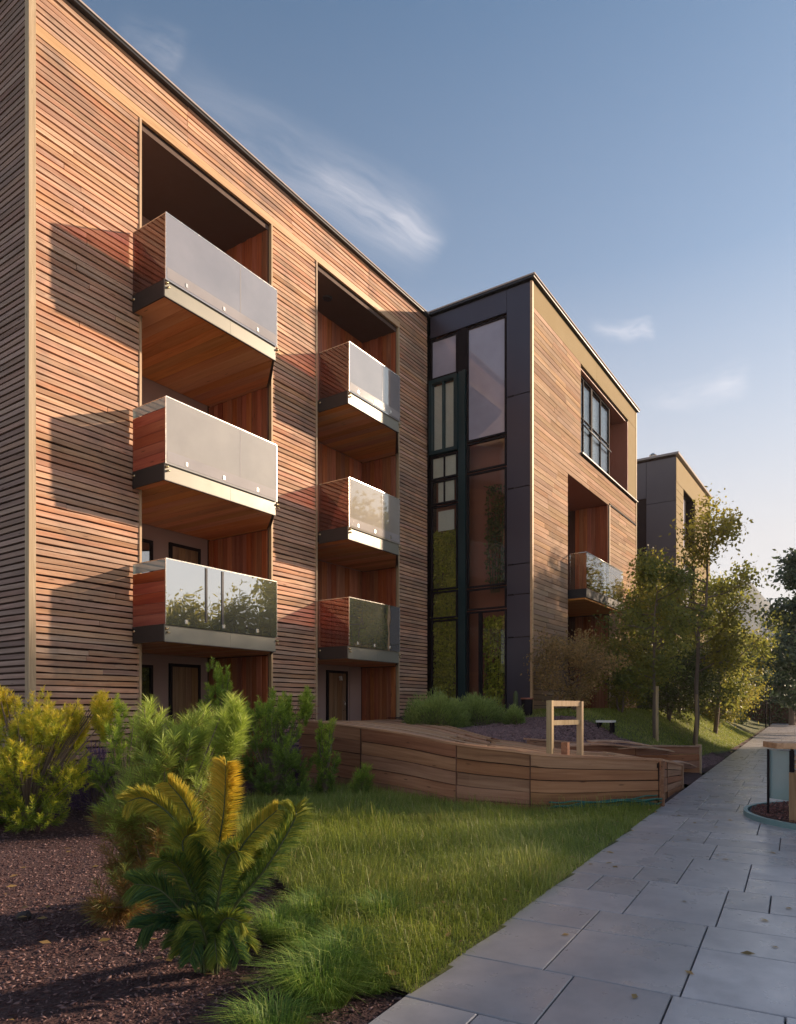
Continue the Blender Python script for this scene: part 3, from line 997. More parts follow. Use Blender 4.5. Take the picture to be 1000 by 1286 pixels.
# floors in the recesses, balconies, soffit boards
BAL = [(7.74, 10.47), (12.90, 15.02)]
YP = 10.14
GL = {(0, 0): 'mirror', (0, 1): 'cream', (0, 2): 'milky', (1, 0): 'mirror', (1, 1): 'cream', (1, 2): 'milky'}
for bi in range(2):
    rx0, rx1, yb = RB[bi]
    bx0, bx1 = BAL[bi]
    for li, (z0, z1) in enumerate(ZF):
        rxe = rx1 - 0.03                         # the right hand side runs back at a slant to the end of the opening
        core = MB()
        e = 0.03
        pl = [(bx0 + e, YP + e), (bx1 - e, YP + e), (rxe - 0.05, YF - e), (rxe - 0.05, YF + 0.062), (max(bx0, rx0) + 0.034, YF + 0.062), (max(bx0, rx0) + 0.034, YF - e), (bx0 + e, YF - e)]
        core.add([(x, y, z0 + 0.05) for x, y in pl] + [(x, y, z1) for x, y in pl],
                 [tuple(range(6, -1, -1)), tuple(range(7, 14))] + [(q, (q + 1) % 7, (q + 1) % 7 + 7, q + 7) for q in range(7)])
        core.box(rx0 + 0.034, rx1 - 0.06, YF + 0.0625, yb - 0.03, z0 + 0.052, z1 + 0.002)
        sl = (YF - YP) / (rxe - bx1)
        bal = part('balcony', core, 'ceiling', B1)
        # fascias
        xm = bx0 + (bx1 - bx0) * 0.55
        part('fascia', MB().box(bx0, xm - 0.002, YP, YP + 0.028, z0, z1 + 0.01), 'fascia', bal)
        part('fascia', MB().box(xm + 0.002, bx1, YP, YP + 0.028, z0, z1 + 0.01), 'fascia', bal)
        part('fascia', MB().box(bx0, bx0 + 0.028, YP + 0.0285, YF - 0.03, z0, z1 + 0.008), 'fascia_side', bal)
        def slant(o, z0_, z1_, th=0.02):
            A_ = (bx1 + o, YP + 0.029); B_ = (rxe + o, YF - 0.02)
            return MB().sweep([(A_[0] - th, A_[1], z0_), (B_[0] - th, B_[1], z0_)], [(A_[0], A_[1], z0_), (B_[0], B_[1], z0_)], [(A_[0], A_[1], z1_), (B_[0], B_[1], z1_)], [(A_[0] - th, A_[1], z1_), (B_[0] - th, B_[1], z1_)])
        part('fascia', slant(-0.002, z0, z1 + 0.008, 0.024), 'fascia_side', bal)
        part('drip_edge', MB().box(bx0 - 0.006, bx1 + 0.006, YP - 0.008, YP + 0.03, z0 - 0.014, z0 - 0.002), 'fascia_side', bal)
        # soffit boards run from the front edge into the recess
        w = 0.245
        x = bx0 + 0.032
        while x < rx1 - 0.05:
            x2 = min(x + w - 0.006, rx1 - 0.036)
            ys = YP + 0.034
            ys2 = max(ys, YP + 0.05 + (x2 - bx1 + 0.04) * sl)
            ys = max(ys, YP + 0.05 + (x - bx1 + 0.04) * sl)
            if x < rx0 + 0.036:
                # outside the recess on its left: stops at the facade
                me = MB().box(x, min(x2, rx0 + 0.03), ys, YF - 0.032, z0 + 0.02, z0 + 0.046)
                link('soffit_board', me.mesh('soffit_board', M['soffit']), bal)
                x = min(x2, rx0 + 0.03) + 0.006
                continue
            zz = z0 + 0.02 + rj.uniform(-0.003, 0.003)
            q4 = [(x, ys), (x2, ys2), (x2, yb - 0.03), (x, yb - 0.03)]
            me = MB().add([(a, b, zz) for a, b in q4] + [(a, b, z0 + 0.046) for a, b in q4], [(3, 2, 1, 0), (4, 5, 6, 7), (0, 1, 5, 4), (1, 2, 6, 5), (2, 3, 7, 6), (3, 0, 4, 7)])
            link('soffit_board', me.mesh('soffit_board', M['soffit']), bal)
            x = x2 + 0.006
        # glass
        gz0, gz1 = z1 - 0.02 if li else z1 + 0.0, z1 + 1.14
        gm = GL[(bi, li)]
        gl = part('glass_panel', MB().box(bx0 - 0.0, bx1, YP - 0.032, YP - 0.018, gz0, gz1), gm, bal)
        part('glass_edge', MB().box(bx0 - 0.004, bx1 + 0.004, YP - 0.035, YP - 0.015, gz1 + 0.001, gz1 + 0.018), 'rail', bal)
        part('glass_edge', MB().box(bx0 - 0.010, bx0 - 0.002, YP - 0.035, YP - 0.015, gz0, gz1), 'rail', bal)
        part('glass_edge', MB().box(bx1 + 0.002, bx1 + 0.010, YP - 0.035, YP - 0.015, gz0, gz1), 'rail', bal)
        part('kick_board', MB().box(bx0 + 0.03, bx1 - 0.03, YP + 0.0, YP + 0.02, z1 + 0.012, z1 + 0.20), 'fascia', bal)
        if li:
            part('frosted_band', MB().box(bx0 + 0.02, bx1 - 0.02, YP - 0.0355, YP - 0.0335, z1 + 0.02, z1 + 0.21), 'band', bal)
            part('inner_post', MB().box(bx0 + (bx1 - bx0) * 0.63, bx0 + (bx1 - bx0) * 0.63 + 0.02, YP - 0.0345, YP - 0.0325, z1 + 0.215, gz1 - 0.02), 'band', bal)
        # side
        if bi == 0 and li < 2:
            for s in range(5):
                zz0 = z1 + 0.012 + s * 0.19
                me = MB().box(bx0 + 0.0, bx0 + 0.022, YP - 0.006, YF - 0.04, zz0 + 0.002, zz0 + 0.186)
                link('side_board', me.mesh('side_board', M['side']), bal)
            part('side_glass', MB().box(bx0, bx0 + 0.012, YP - 0.006, YF - 0.04, z1 + 0.97, gz1), 'teal_glass', bal)
        else:
            part('side_glass', MB().box(bx0, bx0 + 0.012, YP - 0.006, YF - 0.04, z1 + 0.012, gz1), 'side_glass', bal)
        part('side_glass', slant(-0.002, z1 + 0.012, gz1, 0.012), 'side_glass', bal)
        part('side_rail', slant(0.0, gz1 + 0.002, gz1 + 0.016), 'rail', bal)
        part('side_rail', MB().box(bx0, bx0 + 0.02, YP + 0.0, YF - 0.035, gz1 + 0.002, gz1 + 0.016), 'rail', bal)
        # clamps and anchor bolts
        for fr_ in (0.16, 0.48, 0.8):
            x = bx0 + (bx1 - bx0) * fr_
            part('clamp', MB().box(x - 0.025, x + 0.025, YP - 0.045, YP + 0.002, z1 + 0.05, z1 + 0.12), 'rail', bal)
        for x, y in ((bx0 + 0.01, YF - 0.05), (bx1 + 0.03, YP + 0.01), (bx0 + 0.02, YP - 0.01)):
            part('bolt', MB().tube([(x, y - 0.05, z0 + 0.22), (x, y, z0 + 0.22)], [0.022, 0.028], 8).tube([(x + 0.03, y - 0.05, z0 + 0.15), (x + 0.03, y, z0 + 0.16)], [0.016, 0.022], 8), 'brass', bal, smooth=True)
        if (bi, li) == (0, 0):      # two dark straps hanging down behind the front glass
            for x in (8.60, 8.99):
                part('strap', MB().box(x, x + 0.045, YP - 0.046, YP - 0.034, z1 + 0.12, gz1 - 0.02), 'dark_metal', bal)
def balcony_chair(x, y, z, a, label):
    c = thing('balcony_chair', label, 'chair', (x, y, z), None, None, (0, 0, a))
    def lp(name, mb, mat):
        o = link(name, mb.mesh(name, M[mat]), None); o.parent = c; return o
    lp('seat', MB().box(-0.22, 0.22, -0.22, 0.22, 0.42, 0.45), 'door')
    for k in range(4):
        lp('slat', MB().box(-0.22 + k * 0.115, -0.13 + k * 0.115, 0.20, 0.225, 0.452, 0.92), 'door')
    for sx in (-0.2, 0.2):
        for sy in (-0.2, 0.2):
            lp('leg', MB().tube([(sx, sy, 0.0), (sx * 0.95, sy * 0.95, 0.418)], 0.014, 6), 'dark_metal')


balcony_chair(8.55, 10.75, 9.062, 0.5, 'slatted wooden chair behind the milky glass of the top left balcony')
balcony_chair(13.75, 10.75, 9.062, -0.4, 'slatted wooden chair behind the glass of the top right balcony')
# a bent metal pipe and a cable on the jamb of the first floor
part('pipe', MB().tube([(11.25, 11.9, 3.9), (11.2, 11.9, 4.25), (11.22, 11.6, 4.42), (11.22, 11.3, 4.5)], 0.012, 6), 'rail', B1, smooth=True)

# ------------------------------------------------------------------ apartment building two
B2 = thing('apartment_building', 'middle apartment block with an aubergine metal corner, tall glazing and honey boarding', 'building', (18.0, 7.7, 0))
X2, Y2, X2E = 18.0, 7.70, 28.45
ZT = 13.50
core = MB()
core.box(X2 + 0.55, X2 + 0.9, 8.5, 11.3, -0.2, ZT - 0.02)           # room behind the glazing
core.box(X2 + 0.9, 20.78, Y2 + 0.05, 20.0, -0.2, ZT - 0.02)
core.box(X2 + 0.05, X2 + 0.899, Y2 + 0.05, 8.48, -0.2, ZT - 0.02)
core.box(20.782, X2E - 0.05, 9.3, 20.0, -0.2, ZT - 0.02)
core.box(20.782, 21.9, Y2 + 0.05, 9.298, 8.92, ZT - 0.02)
core.box(21.902, X2E - 0.05, Y2 + 0.05, 9.298, 12.70, ZT - 0.02)
core.box(21.902, X2E - 0.05, Y2 + 0.05, 9.298, 8.92, 9.80)
core.box(27.30, X2E - 0.05, Y2 + 0.05, 9.298, 9.802, 12.698)
core.box(24.96, X2E - 0.05, Y2 + 0.05, 9.298, -0.2, 8.918)
part('wall', core, 'back', B2)
part('room_wall', MB().box(X2 + 0.545, X2 + 0.549, 8.5, 11.1, 1.0, ZT - 0.3), 'red_brown', B2)  # red brown here paints in a reddish reflection of the glazing

# honey boarding on the street face, board by board
rc = random.Random(31)
bp = 0.15
n_b = 0
joined = MB()
z = 0.6
row = 0
while z < 12.68:
    spans = [(X2 + 0.07, X2E - 0.03)]
    cut = []
    if z + bp > 9.84 and z < 12.68:
        cut.append((21.95, 27.25 if False else X2E))          # window and the plain panel beside it
    if z < 8.85:
        cut.append((20.78, 24.94))
    segs = []
    for s0, s1 in spans:
        cur = s0
        for c0, c1 in sorted(cut):
            if c0 > cur:
                segs.append((cur, c0))
            cur = max(cur, c1)
        if cur < s1:
            segs.append((cur, s1))
    for s0, s1 in segs:
        # two boards meet at a staggered butt joint on long runs
        js = [s0, s1]
        if s1 - s0 > 2.4:
            js = [s0, s0 + (s1 - s0) * rc.uniform(0.3, 0.7), s1]
        for a, b in zip(js[:-1], js[1:]):
            o = (rc.uniform(-0.004, 0.004))
            bx = MB().box(a + 0.003, b - 0.003, Y2 + o, Y2 + 0.045, z + 0.004, z + bp - 0.010)
            if n_b < 296:
                link('cladding_board', bx.mesh('cladding_board', M['clad']), B2); n_b += 1
            else:
                joined.add(bx.v, bx.f)
    z += bp
    row += 1
if joined.v:
    part('cladding_board', joined, 'clad', B2, kind='stuff')
part('fascia_panel', MB().box(X2 + 0.07, 23.5, Y2 - 0.006, Y2 + 0.045, 12.74, 13.42), 'clad_plain', B2)
part('fascia_panel', MB().box(23.508, X2E - 0.03, Y2 - 0.006, Y2 + 0.045, 12.74, 13.42), 'clad_plain', B2)
part('fascia_panel', MB().box(27.30, X2E - 0.03, Y2 - 0.005, Y2 + 0.045, 9.82, 12.73), 'clad_plain', B2)
part('corner_trim', MB().box(X2 - 0.01, X2 + 0.065, Y2 - 0.02, Y2 + 0.05, 0.9, 13.42), 'trim', B2)
part('corner_trim', MB().box(X2E - 0.028, X2E + 0.02, Y2 - 0.02, Y2 + 0.05, 0.9, 13.42), 'trim', B2)
part('roof_edge', MB().box(X2 - 0.10, X2E + 0.1, Y2 - 0.10, 20, 13.45, 13.51), 'dark_metal', B2)
part('roof', MB().box(X2 - 0.12, X2E + 0.12, Y2 - 0.13, 20, 13.512, 13.55), 'flash', B2)
# upper opening: lining, window pair, sill
part('window_reveal', MB().box(21.93, 27.29, Y2 + 0.07, 8.75, 12.66, 12.70), 'red_brown', B2)
part('window_reveal', MB().box(27.25, 27.30, Y2 + 0.0, 8.75, 9.84, 12.66), 'red_brown', B2)
part('window_reveal', MB().box(21.93, 21.96, Y2 + 0.0, 8.75, 9.84, 12.66), 'clad_plain', B2)
part('window_reveal', MB().box(25.6, 27.24, 8.70, 8.75, 9.86, 12.65), 'plaster', B2)
part('sill', MB().box(21.9, X2E - 0.02, Y2 - 0.09, Y2 + 0.4, 9.80, 9.838), 'dark_metal', B2)


def big_window(par, x0, x1, y, z0, z1, nx, nz):
    w_ = window(par, x0, x1, y, z0, z1, 'frame', 'win_clear', nx, nz, 0.07, 0.09)
    return w_


big_window(B2, 21.98, 23.60, 7.98, 9.86, 12.64, 2, 2)
big_window(B2, 23.61, 25.6, 7.98, 9.86, 12.64, 2, 2)
part('room_wall', MB().box(21.98, 25.6, 8.5, 8.55, 9.86, 12.64), 'dark_in', B2)
for x0, x1 in ((22.1, 22.55), (22.95, 23.3), (23.9, 24.5)):
    part('curtain', MB().box(x0, x1, 8.03, 8.06, 9.95, 12.55), 'white', B2)
part('guard_rail', MB().tube([(21.98, 7.84, 11.0), (25.6, 7.84, 11.0)], 0.025, 8), 'dark_metal', B2, smooth=True)
# lower opening with balcony
part('recess_wall', MB().box(20.80, 24.92, 9.25, 9.29, 0.9, 8.86), 'red_brown', B2)
part('recess_ceiling', MB().box(20.80, 24.92, Y2 + 0.02, 9.24, 8.86, 8.91), 'red_brown', B2)
jp = part('jamb_panel', MB().box(24.90, 24.955, Y2 + 0.0, 9.24, 0.9, 8.85), 'dark_wood', B2)
for s in range(8):
    for za, zb in ((0.95, 4.9), (5.3, 8.85)):
        me = MB().box(24.86 - rc.uniform(0, 0.012), 24.898, Y2 + 0.03 + s * 0.15, Y2 + 0.03 + s * 0.15 + 0.145, za, zb)
        link('slat', me.mesh('slat', M['slat']), jp)
part('opening_trim', MB().box(24.94, 24.99, Y2 - 0.02, Y2 + 0.05, 0.95, 8.9), 'trim', B2)
part('opening_trim', MB().box(24.94, X2E - 0.03, Y2 - 0.02, Y2 + 0.049, 8.87, 8.93), 'frame', B2)
window(B2, 21.0, 22.0, 9.24, 5.35, 8.2, 'rail', 'win', 1, 1)
window(B2, 21.0, 22.0, 9.24, 1.4, 4.5, 'rail', 'win', 1, 1)
bal = part('balcony', MB().box(20.9, 24.85, Y2 - 0.55, 9.23, 4.98, 5.25), 'dark_metal', B2)
part('soffit', MB().box(20.95, 24.80, Y2 - 0.5, 9.22, 4.93, 4.978), 'soffit', bal)
part('glass_panel', MB().box(20.95, 22.85, Y2 - 0.54, Y2 - 0.528, 5.27, 6.35), 'win_clear', bal)
part('glass_panel', MB().box(22.87, 24.80, Y2 - 0.54, Y2 - 0.528, 5.27, 6.35), 'win_clear', bal)
part('glass_panel', MB().box(20.92, 20.932, Y2 - 0.52, Y2 - 0.02, 5.27, 6.35), 'win_clear', bal)
part('handrail', MB().tube([(20.93, Y2 - 0.03, 6.37), (20.93, Y2 - 0.53, 6.37), (24.8, Y2 - 0.53, 6.37)], 0.016, 8), 'rail', bal, smooth=True)

# metal panels and glazing on the end wall (faces -X)
def xpanel(name, y0, y1, z0, z1, mat, par, x0=X2 - 0.0, th=0.045, **k):
    return part(name, MB().box(x0, x0 + th, y0, y1, z0, z1), mat, par, **k)


for z0, z1 in ((0.9, 3.55), (3.57, 4.75), (4.77, 5.6), (5.62, 7.75), (7.77, 10.35), (10.37, 13.42)):
    xpanel('metal_panel', Y2 + 0.055, 8.46, z0, z1 - 0.004, 'blue_panel', B2)
xpanel('metal_panel', 8.47, 10.99, 12.78, 13.42, 'blue_panel', B2)
for z in (3.56, 4.76, 5.61, 7.76, 10.36):
    part('panel_clip', MB().box(X2 - 0.012, X2 - 0.002, 8.25, 8.42, z - 0.02, z + 0.02), 'frame', B2)


def xwindow(par, y0, y1, z0, z1, fr, gl, x=X2, t=0.05, dep=0.07, ny=1):
    f = MB()
    f.box(x, x + dep, y0, y0 + t, z0, z1); f.box(x, x + dep, y1 - t, y1, z0, z1)
    f.box(x, x + dep, y0 + t, y1 - t, z0, z0 + t); f.box(x, x + dep, y0 + t, y1 - t, z1 - t, z1)
    w_ = part('window', f, fr, par)
    iw = (y1 - y0 - 2 * t) / ny
    for i in range(ny):
        a, b = y0 + t + i * iw, y0 + t + (i + 1) * iw
        if i:
            part('mullion', MB().box(x + 0.004, x + dep - 0.004, a - 0.015, a + 0.015, z0 + t, z1 - t), fr, w_)
            a += 0.015
        link('pane', MB().box(x + dep * 0.5, x + dep * 0.5 + 0.012, a, b - (0.015 if i < ny - 1 else 0), z0 + t, z1 - t).mesh('pane', M[gl]), w_)
    return w_


xwindow(B2, 8.48, 9.74, 9.36, 12.70, 'frame', 'win_sky_paint')
xwindow(B2, 8.48, 9.74, 8.46, 9.32, 'frame', 'win_clear')
xwindow(B2, 8.48, 9.74, 5.08, 8.42, 'frame', 'win_clear')
xwindow(B2, 8.48, 9.74, 4.42, 5.04, 'frame', 'win_clear')
xwindow(B2, 8.48, 9.30, 0.95, 4.38, 'frame', 'win_clear')
xwindow(B2, 9.31, 9.74, 0.95, 4.38, 'frame', 'win_clear')
xwindow(B2, 10.06, 10.98, 11.50, 12.70, 'frame', 'win_sky_paint')
xwindow(B2, 10.02, 10.98, 9.20, 11.44, 'teal', 'win_clear', X2 - 0.12, 0.10, 0.17, 2)
xwindow(B2, 10.06, 10.98, 8.46, 9.17, 'frame', 'win_clear', ny=2)
xwindow(B2, 10.06, 10.98, 7.70, 8.42, 'frame', 'win_clear', ny=2)
xwindow(B2, 10.06, 10.98, 5.12, 7.66, 'frame', 'win_clear')
xwindow(B2, 10.06, 10.98, 4.26, 5.08, 'frame', 'win_clear')
xwindow(B2, 10.06, 10.98, 0.95, 4.22, 'frame', 'win_clear')
part('mullion', MB().box(X2 - 0.06, X2 + 0.07, 9.77, 9.86, 0.95, 11.5).box(X2 - 0.02, X2 + 0.07, 9.862, 10.02, 0.95, 11.5), 'teal', B2)
part('mullion', MB().box(X2, X2 + 0.07, 9.745, 10.055, 11.502, 12.76), 'frame', B2)
for y0, y1, z0, z1 in ((10.2, 10.75, 7.78, 8.38), (10.12, 10.95, 8.5, 9.12), (10.12, 10.92, 9.3, 11.3), (10.2, 10.75, 6.9, 7.5)):
    part('reflection_board', MB().box(X2 + 0.065, X2 + 0.075, y0, y1, z0, z1), 'reflection_board', B2)  # pale boards added behind the panes to stand in for sky reflections

# ------------------------------------------------------------------ apartment building three
B3 = thing('apartment_building', 'farthest apartment block, grey brown end wall above the trees', 'building', (34.3, 7.44, 0))
X3, Y3, X3E, Z3 = 34.3, 7.44, 42.7, 13.45
core = MB()
core.box(X3 + 0.05, X3E, 8.6, 20, -0.2, Z3); core.box(X3 + 0.05, 35.9, Y3 + 0.05, 8.598, -0.2, Z3)
core.box(35.902, X3E, Y3 + 0.05, 8.598, 12.3, Z3); core.box(38.6, X3E, Y3 + 0.05, 8.598, -0.2, 12.298); core.box(35.902, 38.598, Y3 + 0.05, 8.598, 8.9, 9.4)
part('wall', core, 'back', B3)
for y0, y1, z0, z1 in ((Y3 + 0.02, 8.8, 0.5, 4.0), (Y3 + 0.02, 8.8, 4.02, 8.2), (Y3 + 0.02, 8.8, 8.22, 8.9), (Y3 + 0.02, 8.8, 8.92, 11.3), (Y3 + 0.02, 8.8, 11.32, Z3 - 0.1),
                       (8.82, 12.6, 11.62, Z3 - 0.1), (8.82, 12.6, 0.5, 3.0)):
    xpanel('metal_panel', y0, y1, z0, z1, 'grey_panel', B3, X3)
xwindow(B3, 8.84, 12.5, 8.9, 11.6, 'frame', 'win', X3 + 0.3, 0.08, 0.1, 3)
xwindow(B3, 8.84, 12.5, 3.1, 8.8, 'frame', 'win', X3 + 0.1, 0.08, 0.1, 2)
z = 1.0
while z < 12.2:
    for a, b in ((X3 + 0.02, 35.85), (38.62, X3E)):
        zb = z + 0.35 - 0.02
        link('cladding_board', MB().box(a, b, Y3, Y3 + 0.045, z, zb).mesh('cladding_board', M['clad_plain']), B3)
    z += 0.35
part('fascia_panel', MB().box(X3 + 0.02, X3E, Y3 - 0.004, Y3 + 0.045, 12.25, Z3 - 0.1), 'clad_plain', B3)
part('fascia_panel', MB().box(35.87, 38.6, Y3, Y3 + 0.045, 8.9, 9.42), 'clad_plain', B3)
window(B3, 35.95, 37.4, 7.75, 9.45, 12.2, 'frame', 'win_sky_paint', 2, 2)
window(B3, 35.95, 38.5, 7.75, 5.6, 8.85, 'rail', 'win_sky_paint', 3, 2)
part('window_reveal', MB().box(37.22, 38.58, 8.0, 8.05, 9.43, 12.24), 'grey_panel', B3)
part('roof', MB().box(X3 - 0.12, X3E + 0.12, Y3 - 0.13, 20, Z3, Z3 + 0.1), 'flash', B3)
# link between blocks two and three, set back and dark
B4 = thing('link_building', 'dark recessed link with a black window between the middle and far blocks', 'building', (28.5, 12.0, 0))
part('wall', MB().box(28.5, 34.3, 12.6, 19, -0.2, 10.6), 'grey_panel', B4)
part('panel', MB().box(29.0, 31.9, 12.54, 12.598, 0.5, 10.5), 'grey_panel', B4)
window(B4, 30.2, 31.6, 12.5, 7.6, 9.6, 'frame', 'win', 2, 1)
part('roof_edge', MB().box(28.5, 34.28, 12.45, 19, 10.6, 10.7), 'dark_metal', B4)

part('roof_vent', MB().tube([(18.4, 9.0, 13.55), (18.4, 9.0, 13.78)], [0.07, 0.07], 10).tube([(18.4, 9.0, 13.79), (18.4, 9.0, 13.84)], [0.11, 0.04], 10), 'rail', B2)
part('roof_vent', MB().tube([(34.7, 8.6, 13.5), (34.7, 8.6, 13.75)], [0.10, 0.10], 10).tube([(34.7, 8.6, 13.76), (34.7, 8.6, 13.86)], [0.18, 0.06], 10), 'rail', B3)

# ------------------------------------------------------------------ timber planter wall, deck and rails
def lerp3(a, b, t):
    return tuple(a[i] + (b[i] - a[i]) * t for i in range(3))


def resample(poly, ts):
    """ts in units of vertex index; Catmull-Rom smooth"""
    out = []
    n = len(poly)
    for t in ts:
        i = min(int(t), n - 2); u = t - i
        p0, p1, p2, p3 = poly[max(i - 1, 0)], poly[i], poly[i + 1], poly[min(i + 2, n - 1)]
        out.append(tuple(0.5 * (2 * p1[k] + (p2[k] - p0[k]) * u + (2 * p0[k] - 5 * p1[k] + 4 * p2[k] - p3[k]) * u * u + (3 * p1[k] - p0[k] - 3 * p2[k] + p3[k]) * u ** 3) for k in range(3)))
    return out


def normals2(pts):
    ns = []
    for i in range(len(pts)):
        a, b = pts[max(i - 1, 0)], pts[min(i + 1, len(pts) - 1)]
        d = Vector((b[0] - a[0], b[1] - a[1], 0)).normalized()
        ns.append(Vector((-d.y, d.x, 0)))
    return ns


WALL = thing('timber_planter', 'curving low planter wall of horizontal planks with a decked top, beside the lawn', 'planter', (9.7, 5.0, 0))
rp = random.Random(77)


def wall_planks(par, poly, seams, rows, th, z_base, mat='plank', side=1):
    for si in range(len(seams) - 1):
        t0, t1 = seams[si], seams[si + 1]
        nseg = max(3, int((t1 - t0) * 5))
        ts = [t0 + (t1 - t0) * i / nseg for i in range(nseg + 1)]
        pts = resample(poly, ts)
        # trim a little at seam ends
        pts[0] = lerp3(pts[0], pts[1], 0.03); pts[-1] = lerp3(pts[-1], pts[-2], 0.03)
        ns = normals2(pts)
        for r in range(rows):
            proud = rp.uniform(-0.006, 0.012)
            lo, hi = [], []
            sag0, sag1 = rp.uniform(-0.006, 0.006), rp.uniform(-0.006, 0.006)
            for i, (x, y, zt) in enumerate(pts):
                h = zt - z_base
                u = i / (len(pts) - 1)
                sg = sag0 * (1 - u) + sag1 * u
                lo.append(z_base + h * r / rows + 0.006 + (sg if r else 0)); hi.append(z_base + h * (r + 1) / rows - 0.008 + (sg if r < rows - 1 else 0))
            out_ = [(p[0] + n.x * -(proud) * side, p[1] + n.y * -(proud) * side) for p, n in zip(pts, ns)]
            inn = [(p[0] + n.x * th * side, p[1] + n.y * th * side) for p, n in zip(pts, ns)]
            m = MB().sweep([(o[0], o[1], z) for o, z in zip(out_, lo)], [(o[0], o[1], z) for o, z in zip(inn, lo)],
                           [(o[0], o[1], z) for o, z in zip(inn, hi)], [(o[0], o[1], z) for o, z in zip(out_, hi)])
            me = grain(m.mesh('plank', M[mat + '_w']), len(pts)); link('plank', me, par)


# local run: direction of FRONT runs towards the path, its left-hand normal points into the planter
wall_planks(WALL, FRONT, [0.0, 1.55, 3.0, 4.5, 6.3, 8.0, 9.0], 5, 0.05, -0.06)
pts = resample(FRONT, [i * 0.2 for i in range(46)])
ns = normals2(pts)
bk = MB().sweep([(p[0] + n.x * 0.055, p[1] + n.y * 0.055, -0.1) for p, n in zip(pts, ns)], [(p[0] + n.x * 0.075, p[1] + n.y * 0.075, -0.1) for p, n in zip(pts, ns)],
                [(p[0] + n.x * 0.075, p[1] + n.y * 0.075, p[2] - 0.03) for p, n in zip(pts, ns)], [(p[0] + n.x * 0.055, p[1] + n.y * 0.055, p[2] - 0.03) for p, n in zip(pts, ns)])
part('backing_board', bk, 'back', WALL)
cp = MB().sweep([(p[0] - n.x * 0.022, p[1] - n.y * 0.022, p[2] - 0.006) for p, n in zip(pts, ns)], [(p[0] + n.x * 0.09, p[1] + n.y * 0.09, p[2] - 0.006) for p, n in zip(pts, ns)],
                [(p[0] + n.x * 0.09, p[1] + n.y * 0.09, p[2] + 0.028) for p, n in zip(pts, ns)], [(p[0] - n.x * 0.022, p[1] - n.y * 0.022, p[2] + 0.028) for p, n in zip(pts, ns)])
link('capping_board', grain(cp.mesh('capping_board', M['deck_w']), len(pts)), WALL)
for t in (1.55, 3.0, 4.5, 6.3, 8.0):
    p = resample(FRONT, [t])[0]; n = normals2(resample(FRONT, [t - 0.05, t, t + 0.05]))[1]
    c = Vector((p[0], p[1], 0)) - n * 0.010
    if t == 6.3:
        part('corner_post', MB().box(p[0] - 0.045, p[0] + 0.03, p[1] - 0.045, p[1] + 0.03, -0.05, p[2] - 0.008), 'plank', WALL)
        continue
    part('joint_strip', MB().box(c.x - 0.007, c.x + 0.007, c.y - 0.007, c.y + 0.007, -0.05, p[2] - 0.02), 'dark_wood', WALL)
p = FRONT[-1]
part('end_post', MB().box(p[0], p[0] + 0.07, p[1] - 0.02, p[1] + 0.10, -0.05, p[2] + 0.03), 'plank_top', WALL)
# knot-burst on the front plank
# deck boards lofted from the front edge to the back edge
ND = 12
tsd = [i * 9.0 / 45 for i in range(46)]
fp, bpn = resample(FRONT, tsd), resample(BACK, tsd)
off = [(p[0] + n.x * 0.10, p[1] + n.y * 0.10, p[2]) for p, n in zip(fp, normals2(fp))]
for kb in range(ND):
    for (i0, i1) in ((0, 16), (16, 31), (31, 46)):
        sh = rp.randint(-2, 2)
        a_i = max(0, i0 + (sh if i0 else 0)); b_i = min(46, i1 + (sh if i1 < 46 else 0))
        if b_i - a_i < 3:
            continue
        u0, u1 = kb / ND, (kb + 1) / ND
        dz = rp.uniform(-0.008, 0.012)
        A = [lerp3(off[i], bpn[i], u0 + 0.008) for i in range(a_i, b_i)]
        Bq = [lerp3(off[i], bpn[i], u1 - 0.008) for i in range(a_i, b_i)]
        A[-1] = lerp3(A[-1], A[-2], 0.08); Bq[-1] = lerp3(Bq[-1], Bq[-2], 0.08)
        m = MB().sweep([(x, y, z - 0.03 + dz) for x, y, z in A], [(x, y, z - 0.03 + dz) for x, y, z in Bq],
                       [(x, y, z + 0.006 + dz) for x, y, z in Bq], [(x, y, z + 0.006 + dz) for x, y, z in A])
        link('deck_board', grain(m.mesh('deck_board', M['deck_w']), len(A)), WALL)
sub = MB()
A = [lerp3(off[i], bpn[i], 0.0) for i in range(46)]; Bq = [lerp3(off[i], bpn[i], 1.0) for i in range(46)]
sub.sweep([(x, y, z - 0.12) for x, y, z in A], [(x, y, z - 0.12) for x, y, z in Bq], [(x, y, z - 0.045) for x, y, z in Bq], [(x, y, z - 0.045) for x, y, z in A])
part('deck_frame', sub, 'back', WALL)
part('back_rim', MB().sweep([(x, y, z - 0.5) for x, y, z in bpn], [(x + 0.02, y + 0.04, z - 0.5) for x, y, z in bpn], [(x + 0.02, y + 0.04, z + 0.02) for x, y, z in bpn], [(x, y, z + 0.02) for x, y, z in bpn]), 'plank', WALL)

